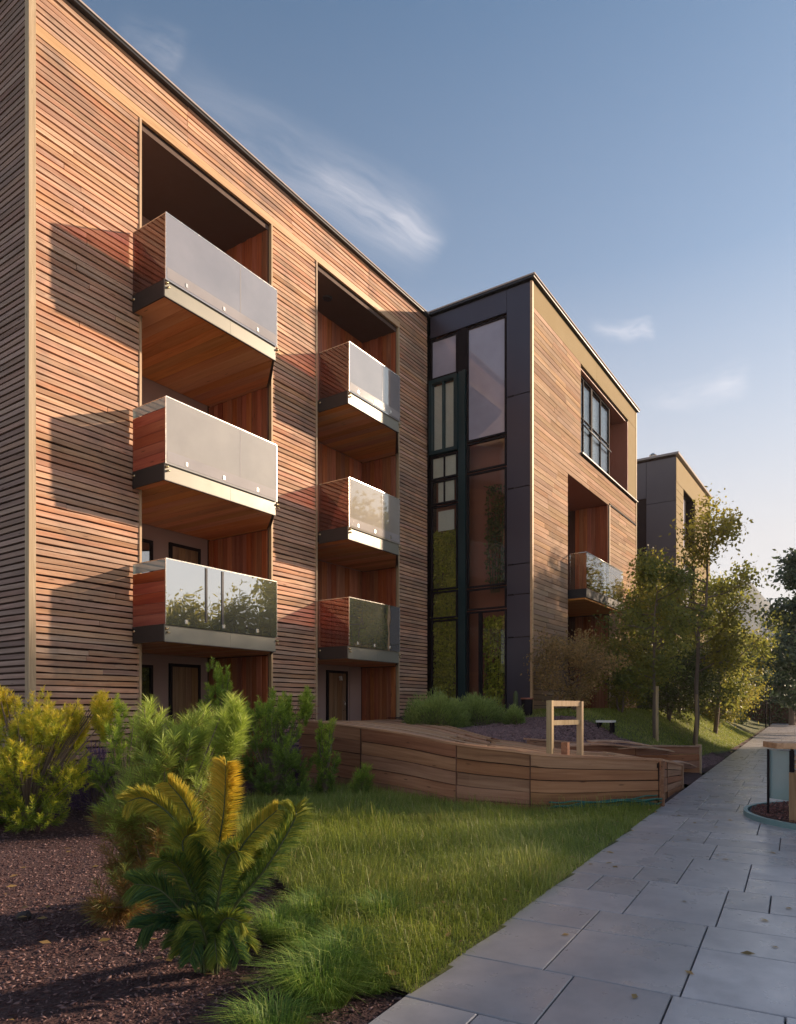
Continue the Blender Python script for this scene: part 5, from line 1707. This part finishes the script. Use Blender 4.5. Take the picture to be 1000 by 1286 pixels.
# grass on the upper terrace (coarser, farther away)
near_tl = [(16.3, 7.6), (16.8, 6.0), (17.0, 5.0), (18.8, 4.45), (21.5, 4.15), (24.5, path_y(24.5) + 0.55), (28, path_y(28) + 0.22), (45, path_y(45) + 0.15), (45, 7.3), (28, 7.6)]
P2 = scatter(near_tl, 60000, rr)
nb = len(P2)
base = np.stack([P2[:, 0], P2[:, 1], terrace_z(P2[:, 0], P2[:, 1])], 1)
d = rr.normal(size=(nb, 3)) * 0.35 + np.array([0, 0, 1.0])
tint = np.clip(0.55 + 0.25 * wob(P2[:, 0], P2[:, 1], 0.6) + rr.normal(size=nb) * 0.14, 0, 1)
V, F, T = curved_blades(base, d, rr.uniform(0.05, 0.13, nb), np.full(nb, 0.010), tint, 0.25, rr)
link('grass', np_mesh('grass', V, F, M['grass'], T), None, kind='stuff')['label'] = 'short grass of the upper lawn under the trees'

# fallen leaves and twigs lying about
P2 = scatter([(0.3, path_y(0.3) - 3), (14, path_y(14) - 3), (14, path_y(14)), (8.5, 8.0), (0.3, 7.0)], 420, rr)
P2[: 260, 1] = np.where(P2[: 260, 1] < path_y(P2[: 260, 0]), path_y(P2[: 260, 0]) + 0.25 + 2.2 * rr.uniform(0, 1, 260), P2[: 260, 1])
zz_ = np.where(P2[:, 1] < path_y(P2[:, 0]), 0.004, np.where(inside(P2[:, 0], P2[:, 1], lawn_poly), 0.06, 0.012))
a_ = np.stack([np.cos(P2[:, 0] * 91), np.sin(P2[:, 0] * 91), 0.12 * np.sin(P2[:, 1] * 57)], 1)
b_ = np.stack([-a_[:, 1], a_[:, 0], 0.25 * np.cos(P2[:, 1] * 33)], 1)
c_ = np.stack([P2[:, 0], P2[:, 1], zz_], 1); s_ = rr.uniform(0.02, 0.05, (420, 1))
V = np.stack([c_ - a_ * s_, c_ + b_ * s_ * 0.55 + [0, 0, 0.006], c_ + a_ * s_ + [0, 0, 0.004], c_ - b_ * s_ * 0.55 + [0, 0, 0.006]], 1).reshape(-1, 3)
i_ = np.arange(420)[:, None] * 4
F = np.concatenate([i_ + np.array([[0, 1, 2]]), i_ + np.array([[0, 2, 3]])], 1).reshape(-1, 3)
link('fallen_leaves', np_mesh('fallen_leaves', V, F, M['leaf_b'], np.repeat(rr.uniform(0.1, 0.9, 420), 4)), None, kind='stuff')['label'] = 'dry fallen leaves on path, lawn and mulch'
# bark chips
bedp = [(0.3, path_y(0.3)), (3.2, path_y(3.2)), (3.4, 2.7), (3.95, 3.4), (4.7, 4.6), (5.6, 6.0), (7.2, 7.8), (8.7, 8.9), (9.6, 9.6), (3.5, 9.8), (0.3, 6.0)]
P2 = scatter(bedp, 42000, rr)
dist = np.hypot(P2[:, 0], P2[:, 1])
P2 = P2[rr.uniform(0, 1, len(P2)) < np.clip(5.0 / dist, 0.35, 1)]
pos = np.stack([P2[:, 0], P2[:, 1], bed_z(P2[:, 0], P2[:, 1]) + rr.uniform(0.0, 0.012, len(P2))], 1)
cut = int(len(pos) * 0.72)
V, F = chips(pos[:cut], 0.015, 0.045, 0.004)
link('bark_chips', np_mesh('bark_chips', V, F, M['chip']), None, kind='stuff')['label'] = 'dark bark chips over the mulch bed'
V, F = chips(pos[cut:], 0.012, 0.062, 0.006)
link('bark_chips', np_mesh('bark_chips', V, F, M['chip_pale']), None, kind='stuff')['label'] = 'paler bark chips over the mulch bed'
terp = [(16.3, 9.5), (14.2, 8.3), (11.8, 5.9), (11.7, 5.2), (14.4, 4.7), (18.2, 3.6), (21.5, path_y(21.5) + 0.05), (24, path_y(24) + 0.05), (24.5, path_y(24.5) + 0.5), (21.5, 4.1), (18.8, 4.4), (17.0, 5.0), (16.8, 6.0), (16.3, 7.6)]
P2 = scatter(terp, 20000, rr)
pos = np.stack([P2[:, 0], P2[:, 1], terrace_z(P2[:, 0], P2[:, 1]) + rr.uniform(0.0, 0.02, len(P2))], 1)
V, F = chips(pos, 0.04, 0.11, 0.014)
link('bark_chips', np_mesh('bark_chips', V, F, M['chip_violet']), None, kind='stuff')['label'] = 'coarse bark on the terrace behind the planter'


def tree(name, label, loc, h, trunk_h, crown_r, n_leaf, leaf, mat, seed, group, trunk_r=0.06, branches=9, lean=(0, 0), stake=False, clump=0.45, cat='tree', crown_base=None, sparse=1.0, multi=1):
    rr = np.random.default_rng(seed)
    o = thing(name, label, cat, loc, group)
    tb = MB()
    tips = []
    cb = trunk_h if crown_base is None else crown_base
    for mt in range(multi):
        lx, ly = lean[0] + (rr.normal() * 0.5 if multi > 1 else 0), lean[1] + (rr.normal() * 0.5 if multi > 1 else 0)
        tp = [np.array([0.04 * rr.normal() + lx * (z / h) ** 1.3, 0.04 * rr.normal() + ly * (z / h) ** 1.3, z]) for z in np.linspace(0, h * 0.93, 9)]
        tp[0] = np.array([0.0, 0.0, -0.15])
        tb.tube([tuple(p) for p in tp], [trunk_r * (1 - 0.85 * i / 8) for i in range(9)], 8, False)
        tpa = np.array(tp)
        for b_ in range(branches):
            z0 = cb + (h * 0.9 - cb) * ((b_ + rr.uniform(0, 0.8)) / branches)
            s = np.array([np.interp(z0, tpa[:, 2], tpa[:, 0]), np.interp(z0, tpa[:, 2], tpa[:, 1]), z0])
            a = rr.uniform(0, 2 * math.pi)
            prof = math.sin(math.pi * min(1, max(0.12, (z0 - cb) / (h - cb) * 0.8 + 0.18))) ** 0.7
            Lb = crown_r * prof * rr.uniform(0.7, 1.15)
            e = s + np.array([math.cos(a) * Lb, math.sin(a) * Lb, Lb * rr.uniform(0.15, 0.75)])
            mid = (s + e) / 2 + rr.normal(size=3) * 0.06 * Lb + np.array([0, 0, -0.05 * Lb])
            tb.tube([tuple(s), tuple(mid), tuple(e)], [trunk_r * 0.38, trunk_r * 0.24, trunk_r * 0.08], 5, False)
            for q in range(6):
                u = rr.uniform(0.3, 1.0)
                s2 = s * (1 - u) + e * u if u < 0.5 else mid * (2 - 2 * u) + e * (2 * u - 1)
                e2 = s2 + unit(rr.normal(size=3) + np.array([math.cos(a), math.sin(a), 0.3]) * 0.7) * Lb * rr.uniform(0.2, 0.5)
                tb.tube([tuple(s2), tuple((s2 + e2) / 2 + rr.normal(size=3) * 0.03 * Lb), tuple(e2)], [trunk_r * 0.13, trunk_r * 0.09, trunk_r * 0.04], 4, False)
                tips.append((s2, e2))
        top = tpa[-1]
        for q in range(5):
            tips.append((top, top + unit(rr.normal(size=3) + np.array([0, 0, 1.0])) * crown_r * 0.35))
    link('trunk', tb.mesh('trunk', M['bark'], True), o, loc)
    tips_a = np.array([t[0] for t in tips]); tips_b = np.array([t[1] for t in tips])
    wgt = rr.uniform(0.2, 1.0, len(tips)) ** sparse; wgt /= wgt.sum()
    i = rr.choice(len(tips), n_leaf, p=wgt)
    u = rr.uniform(0.25, 1.05, (n_leaf, 1))
    c = tips_a[i] * (1 - u) + tips_b[i] * u
    p = c + rr.normal(size=(n_leaf, 3)) * crown_r * clump * 0.22
    cl_t = rr.normal(size=len(tips)) * 0.16
    tint = np.clip(0.42 + cl_t[i] + rr.normal(size=n_leaf) * 0.12, 0, 1)
    V, F, T = leaves(p, leaf * rr.uniform(0.6, 1.3, n_leaf), tint)
    link('crown', np_mesh('crown', V, F, M[mat], T), o, loc, kind='stuff')
    if stake:
        part('stake', MB().box(loc[0] - 0.16, loc[0] - 0.09, loc[1] - 0.12, loc[1] - 0.06, loc[2] - 0.1, loc[2] + stake), 'post', o)
        part('tie', MB().box(loc[0] - 0.15, loc[0] + 0.05, loc[1] - 0.09, loc[1] - 0.07, loc[2] + stake - 0.2, loc[2] + stake - 0.16), 'dark_metal', o)
    return o


def tz(x, y):
    return float(terrace_z(np.array(x), np.array(y)))


G1 = 'young trees on the upper lawn'
tree('young_tree', 'staked young tree with a round olive crown, nearest the plank walls', (20.2, 4.95, tz(20.2, 4.95)), 5.1, 1.3, 1.35, 6500, 0.11, 'leaf_g', 101, G1, 0.055, 13, stake=1.5)
tree('young_tree', 'tallest young tree with a bare forked trunk and airy top against the sky', (24.4, 4.72, tz(24.4, 4.72)), 8.1, 2.3, 1.8, 7000, 0.125, 'leaf_a', 102, G1, 0.085, 20, stake=1.7, lean=(0.5, -0.5), clump=0.5)
tree('young_tree', 'yellowing tree farther along the path with a low spreading crown', (33.0, 5.55, tz(33.0, 5.55)), 6.4, 1.6, 2.5, 9500, 0.16, 'leaf_g', 103, G1, 0.10, 14, lean=(0.3, -0.5))
tree('young_tree', 'dense olive green tree in front of the gap between the far blocks', (27.5, 7.0, tz(27.5, 7.0) - 0.1), 5.0, 1.0, 1.7, 7000, 0.13, 'leaf_g', 104, G1, 0.07, 14, lean=(0, -0.6))
tree('round_shrub', 'twiggy rust coloured round shrub against the honey boarded wall', (17.9, 6.45, tz(17.9, 6.45)), 1.85, 0.25, 1.15, 9000, 0.07, 'leaf_b', 105, None, 0.035, 10, cat='shrub', multi=3, crown_base=0.25)
tree('round_shrub', 'olive leafy shrub right of the rust coloured one, below the balcony', (21.6, 6.3, tz(21.6, 6.3)), 2.1, 0.2, 1.3, 12000, 0.07, 'leaf_a', 106, None, 0.035, 9, cat='shrub', multi=3, crown_base=0.2)
tree('round_shrub', 'dark low shrub behind the staked trees', (26.5, 6.0, tz(26.5, 6.0)), 2.2, 0.2, 1.9, 12000, 0.09, 'leaf_d', 107, None, 0.035, 9, cat='shrub', multi=4, crown_base=0.15)
tree('round_shrub', 'yellow green shrub by the far stretch of the path', (38.5, 6.3, tz(38.5, 6.3)), 2.6, 0.2, 1.9, 11000, 0.10, 'leaf_a', 108, None, 0.035, 9, cat='shrub', multi=4, crown_base=0.15)
tree('round_shrub', 'dark green shrub filling the lawn edge under the yellowing tree', (31.5, 6.7, tz(31.5, 6.7)), 2.2, 0.2, 2.1, 12000, 0.10, 'leaf_d', 109, None, 0.035, 9, cat='shrub', multi=4, crown_base=0.15)

# far end of the street: dark hedge, tall conifer, more trees, pale shelter roof
def block_foliage(name, label, cat, loc, sx, sy, sz, n, leaf, mat, seed, group=None):
    rr = np.random.default_rng(seed)
    o = thing(name, label, cat, loc, group)
    p = rr.uniform(-1, 1, (n, 3)); p[:, 2] = rr.uniform(0, 1, n)
    k = rr.integers(0, 3, n)
    p[k == 0, 0] = np.sign(p[k == 0, 0]) * rr.uniform(0.8, 1.02, (k == 0).sum())
    p[k == 1, 1] = np.sign(p[k == 1, 1]) * rr.uniform(0.8, 1.05, (k == 1).sum())
    p[k == 2, 2] = rr.uniform(0.85, 1.08, (k == 2).sum())
    q = p * np.array([sx, sy, sz])
    q[:, 2] += 0.12 * sz * wob(q[:, 0], q[:, 1], 0.35) * p[:, 2]
    V, F, T = leaves(q, leaf * rr.uniform(0.6, 1.4, n), np.clip(0.35 + 0.3 * p[:, 2] + rr.normal(size=n) * 0.2, 0, 1))
    link('foliage', np_mesh('foliage', V, F, M[mat], T), o, loc, kind='stuff')
    part('core', MB().box(loc[0] - sx * 0.86, loc[0] + sx * 0.86, loc[1] - sy * 0.8, loc[1] + sy * 0.8, loc[2] - 0.2, loc[2] + sz * 0.86), 'dark_wood', o)
    return o


block_foliage('hedge', 'dark clipped hedge closing the far end of the street', 'hedge', (78.5, 2.0, -0.2), 1.2, 13, 3.3, 30000, 0.26, 'leaf_d', 120)
block_foliage('hedge', 'low dark hedge behind the young trees by the far block', 'hedge', (50, 9.0, 0.4), 8, 1.4, 2.3, 20000, 0.22, 'leaf_d', 121)


def conifer(label, loc, h, r, seed, n_br=46):
    rr = np.random.default_rng(seed)
    o = thing('conifer', label, 'tree', loc, 'conifers at the far end')
    tb = MB().tube([(0, 0, -0.2), (0.1, 0.05, h * 0.5), (0.05, 0, h)], [0.28, 0.17, 0.03], 8, False)
    parts_ = []
    for b_ in range(n_br):
        u = (b_ + rr.uniform(0, 1)) / n_br
        z = h * (0.16 + 0.82 * u)
        a = rr.uniform(0, 2 * math.pi)
        L = r * (1 - u) ** 0.75 * rr.uniform(0.55, 1.15) + 0.35
        e = np.array([math.cos(a) * L, math.sin(a) * L, z + L * rr.uniform(-0.05, 0.3)])
        s = np.array([0, 0, z])
        tb.tube([tuple(s), tuple(e)], [0.05, 0.015], 4, False)
        m = 330
        t_ = rr.uniform(0.25, 1.05, (m, 1))
        c = s * (1 - t_) + e * t_ + rr.normal(size=(m, 3)) * np.array([0.32, 0.32, 0.14]) * (0.5 + t_)
        parts_.append(leaves(c, 0.30 * rr.uniform(0.6, 1.3, m), np.clip(0.3 + 0.35 * t_[:, 0] + rr.normal(size=m) * 0.18, 0, 1), -0.2))
    link('trunk', tb.mesh('trunk', M['bark'], True), o, loc)
    V, F, T = merge(parts_)
    link('crown', np_mesh('crown', V, F, M['leaf_c'], T), o, loc, kind='stuff')
    return o


conifer('tall grey green conifer half cut off by the right edge of the photo', (50.0, 3.15, -0.1), 11.5, 4.3, 130)
conifer('conifer behind the tall one, lower and seen through its branches', (70.0, 5.5, -0.1), 9.0, 3.6, 131, 40)
GF = 'trees beyond the far hedge'
for k, (x, y, h, cr, mt, lb) in enumerate(((58, 8.8, 7.5, 3.4, 'leaf_a', 'olive green tree beside the far end of the path'), (68, 11.5, 8.5, 3.8, 'leaf_d', 'dark tree behind the far block corner'),
                                           (84, 9.5, 7.0, 3.6, 'leaf_d', 'dark round tree just beyond the hedge'), (88, 2.0, 7.5, 3.8, 'leaf_c', 'grey green tree rising over the middle of the hedge'))):
    tree('broad_tree', lb, (x, y, -0.1), h, 1.6, cr, 12000, 0.26, mt, 140 + k, GF, 0.2, 13, clump=0.7)

SH = thing('shelter', 'pale curved roof of a shelter on thin posts in front of the far hedge', 'shelter', (62, 3.7, 0))
n = 12
A0, A1, B1_, B0 = [], [], [], []
for i in range(n + 1):
    u = i / n
    z = 2.9 + 0.75 * math.sin(u * math.pi)
    y = 2.2 + 4.6 * u
    A0.append((61, y, z)); A1.append((64, y, z)); B1_.append((64, y, z + 0.08)); B0.append((61, y, z + 0.08))
part('roof', MB().sweep(A0, A1, B1_, B0), 'white', SH)
for x, y in ((61.2, 2.4), (61.2, 6.6), (63.8, 2.4), (63.8, 6.6)):
    part('post', MB().tube([(x, y, -0.2), (x, y, 2.95)], 0.05, 8), 'frame', SH)

# small things on the terrace
bn = thing('bench', 'low white bench on the lawn in front of the rust coloured shrub', 'bench', (16.9, 5.3, tz(16.9, 5.3)))
bz = tz(16.9, 5.3)
part('seat', MB().box(16.75, 17.05, 5.1, 5.5, bz + 0.20, bz + 0.25), 'white', bn)
for sx in (16.77, 16.98):
    for sy in (5.12, 5.43):
        part('leg', MB().box(sx, sx + 0.05, sy, sy + 0.05, bz - 0.05, bz + 0.198), 'frame', bn)
bo = thing('bollard', 'weathered green stump bollard in front of the glass door', 'bollard', (16.6, 7.55, 1.15))
part('shaft', MB().tube([(16.6, 7.55, 1.05), (16.6, 7.55, 1.95), (16.6, 7.55, 2.02)], [0.07, 0.06, 0.02], 10), 'stem', bo, smooth=True)
bo = thing('planter_pot', 'tall dark pot with a red rim beside the aubergine corner', 'pot', (16.75, 7.3, 1.15))
part('body', MB().tube([(16.75, 7.3, 1.05), (16.75, 7.3, 1.80)], [0.12, 0.15], 16), 'frame', bo, smooth=True)
part('rim', MB().tube([(16.75, 7.3, 1.801), (16.75, 7.3, 1.84)], [0.165, 0.165], 16), 'red_brown', bo)
gr = thing('wire_basket', 'small dark wire basket against the cedar wall, left of the plank door', 'basket', (12.3, 10.9, 1.26))
gm_ = MB()
for i in range(6):
    gm_.tube([(12.05 + i * 0.1, 10.95, 1.22), (12.05 + i * 0.1, 10.95, 1.62)], 0.008, 5)
for z in (1.26, 1.44, 1.62):
    gm_.tube([(12.05, 10.95, z), (12.55, 10.95, z)], 0.008, 5); gm_.tube([(12.05, 10.75, z), (12.55, 10.75, z)], 0.008, 5)
    gm_.tube([(12.05, 10.95, z), (12.05, 10.75, z)], 0.008, 5)
part('frame', gm_, 'red_brown', gr)
for k, (x, y, z, s, lb) in enumerate(((2.8, 5.35, 0.0, 0.055, 'small dark stone on the mulch left of the browning pine shrub'), (16.0, 6.3, 1.05, 0.16, 'reddish boulder on the terrace mulch under the small juniper'),
                                      (13.9, 9.2, 1.12, 0.13, 'grey stone at the left end of the juniper mounds'))):
    import bmesh
    bm = bmesh.new(); bmesh.ops.create_icosphere(bm, subdivisions=2, radius=s)
    for v in bm.verts:
        v.co *= 1 + 0.22 * math.sin(v.co.x * 40 / s * 0.1 + k) * math.cos(v.co.y * 37 / s * 0.1)
        v.co.z *= 0.7
    me = bpy.data.meshes.new('stone'); bm.to_mesh(me); bm.free(); me.materials.append(M['stone' if k else 'dark_in'])
    thing('stone', lb, 'stone', (x, y, z), None, me)

# leaves added behind the glazing to stand in for reflected greenery
def reflected_foliage(label, y0, y1, z0, z1, n, mat, seed):
    rr = np.random.default_rng(seed)
    loc = (18.15, (y0 + y1) / 2, z0)
    o = thing('reflection_foliage', label, 'plant', loc, 'leaves added behind the tall glazing for reflections')
    hy = (y1 - y0) / 2
    p = np.stack([rr.uniform(-0.04, 0.10, n), rr.uniform(-hy, hy, n), rr.uniform(0, z1 - z0, n) ** 1.0], 1)
    keep = rr.uniform(0, 1, n) < 0.75 + 0.3 * np.sin(p[:, 1] * 6 + p[:, 2] * 3.1 + seed)
    p = p[keep]; n = len(p)
    V, F, T = leaves(p, 0.10 * rr.uniform(0.6, 1.4, n), np.clip(rr.normal(0.5, 0.2, n), 0, 1))
    link('leaves', np_mesh('leaves', V, F, M[mat], T), o, loc, kind='stuff')
    st = MB()
    for k in range(5):
        y = (k / 4 - 0.5) * 1.6 * hy
        st.tube([(0, y * 0.5, -0.3), (0.02, y, (z1 - z0) * 0.5), (0.0, y * 0.8, z1 - z0)], [0.02, 0.015, 0.006], 5, False)
    link('stem', st.mesh('stem', M['stem']), o, loc)


reflected_foliage('yellow green leaves added for reflected greenery in the left bay of the tall glazing', 10.1, 10.93, 1.0, 6.9, 19000, 'leaf_lime', 71)
reflected_foliage('dark leaves added for a reflection in the right bay of the tall glazing', 8.6, 9.2, 5.2, 8.0, 1500, 'leaf_d', 72)
reflected_foliage('yellow green leaves added for reflected greenery in the glass door of the tall glazing', 8.6, 9.25, 1.0, 4.2, 4200, 'leaf_lime', 73)

# ------------------------------------------------------------------ street trees across the path (they shade the garden and show in the glass)
proto = tree('street_tree', 'street tree across the path facing the garden', (22, -6.5, -0.1), 10.0, 1.2, 3.6, 24000, 0.28, 'leaf_a', 200, 'street trees across the path', 0.22, 20, clump=0.8, crown_base=0.8)
for ch in proto.children:       # local placement so that the copies can turn and scale
    ch.matrix_parent_inverse = Matrix.Identity(4); ch.location = (0, 0, 0)
spots = [(14.2, -6.0, 0.50), (18.0, -6.4, 0.54), (21.5, -6.2, 0.60), (25.0, -6.6, 0.66), (28.5, -6.2, 0.76), (33.4, -6.6, 1.32), (36.8, -6.2, 1.18), (40.5, -6.8, 0.75),
         (38.5, -10.0, 1.3), (22.5, -10.0, 0.6)]
for k, (x, y, s) in enumerate(spots):
    lb = 'street tree number %s in the row across the path' % ('one two three four five six seven eight nine ten eleven twelve thirteen fourteen fifteen'.split()[k])
    lb = 'broad leaved street tree in the row across the path, mirrored in the balcony glass'
    if k == 0:
        proto.location = (x, y, -0.1); proto.scale = (s,) * 3; proto['label'] = lb
    else:
        copy_tree(proto, (x, y, -0.1), k * 1.3, s, lb)

# ------------------------------------------------------------------ evening haze
hz = MB().box(-310, 2410, -1410, 1410, -1.3, 140)
hm, ht, hout = new_mat('haze')
pv = ht.node('ShaderNodeVolumePrincipled')
pv.inputs['Color'].default_value = (0.86, 0.90, 1.0, 1)
pv.inputs['Density'].default_value = 0.00025
pv.inputs['Anisotropy'].default_value = 0.3
ht.l.new(pv.outputs[0], hout.inputs['Volume'])
link('haze', hz.mesh('haze', hm), None, kind='stuff')
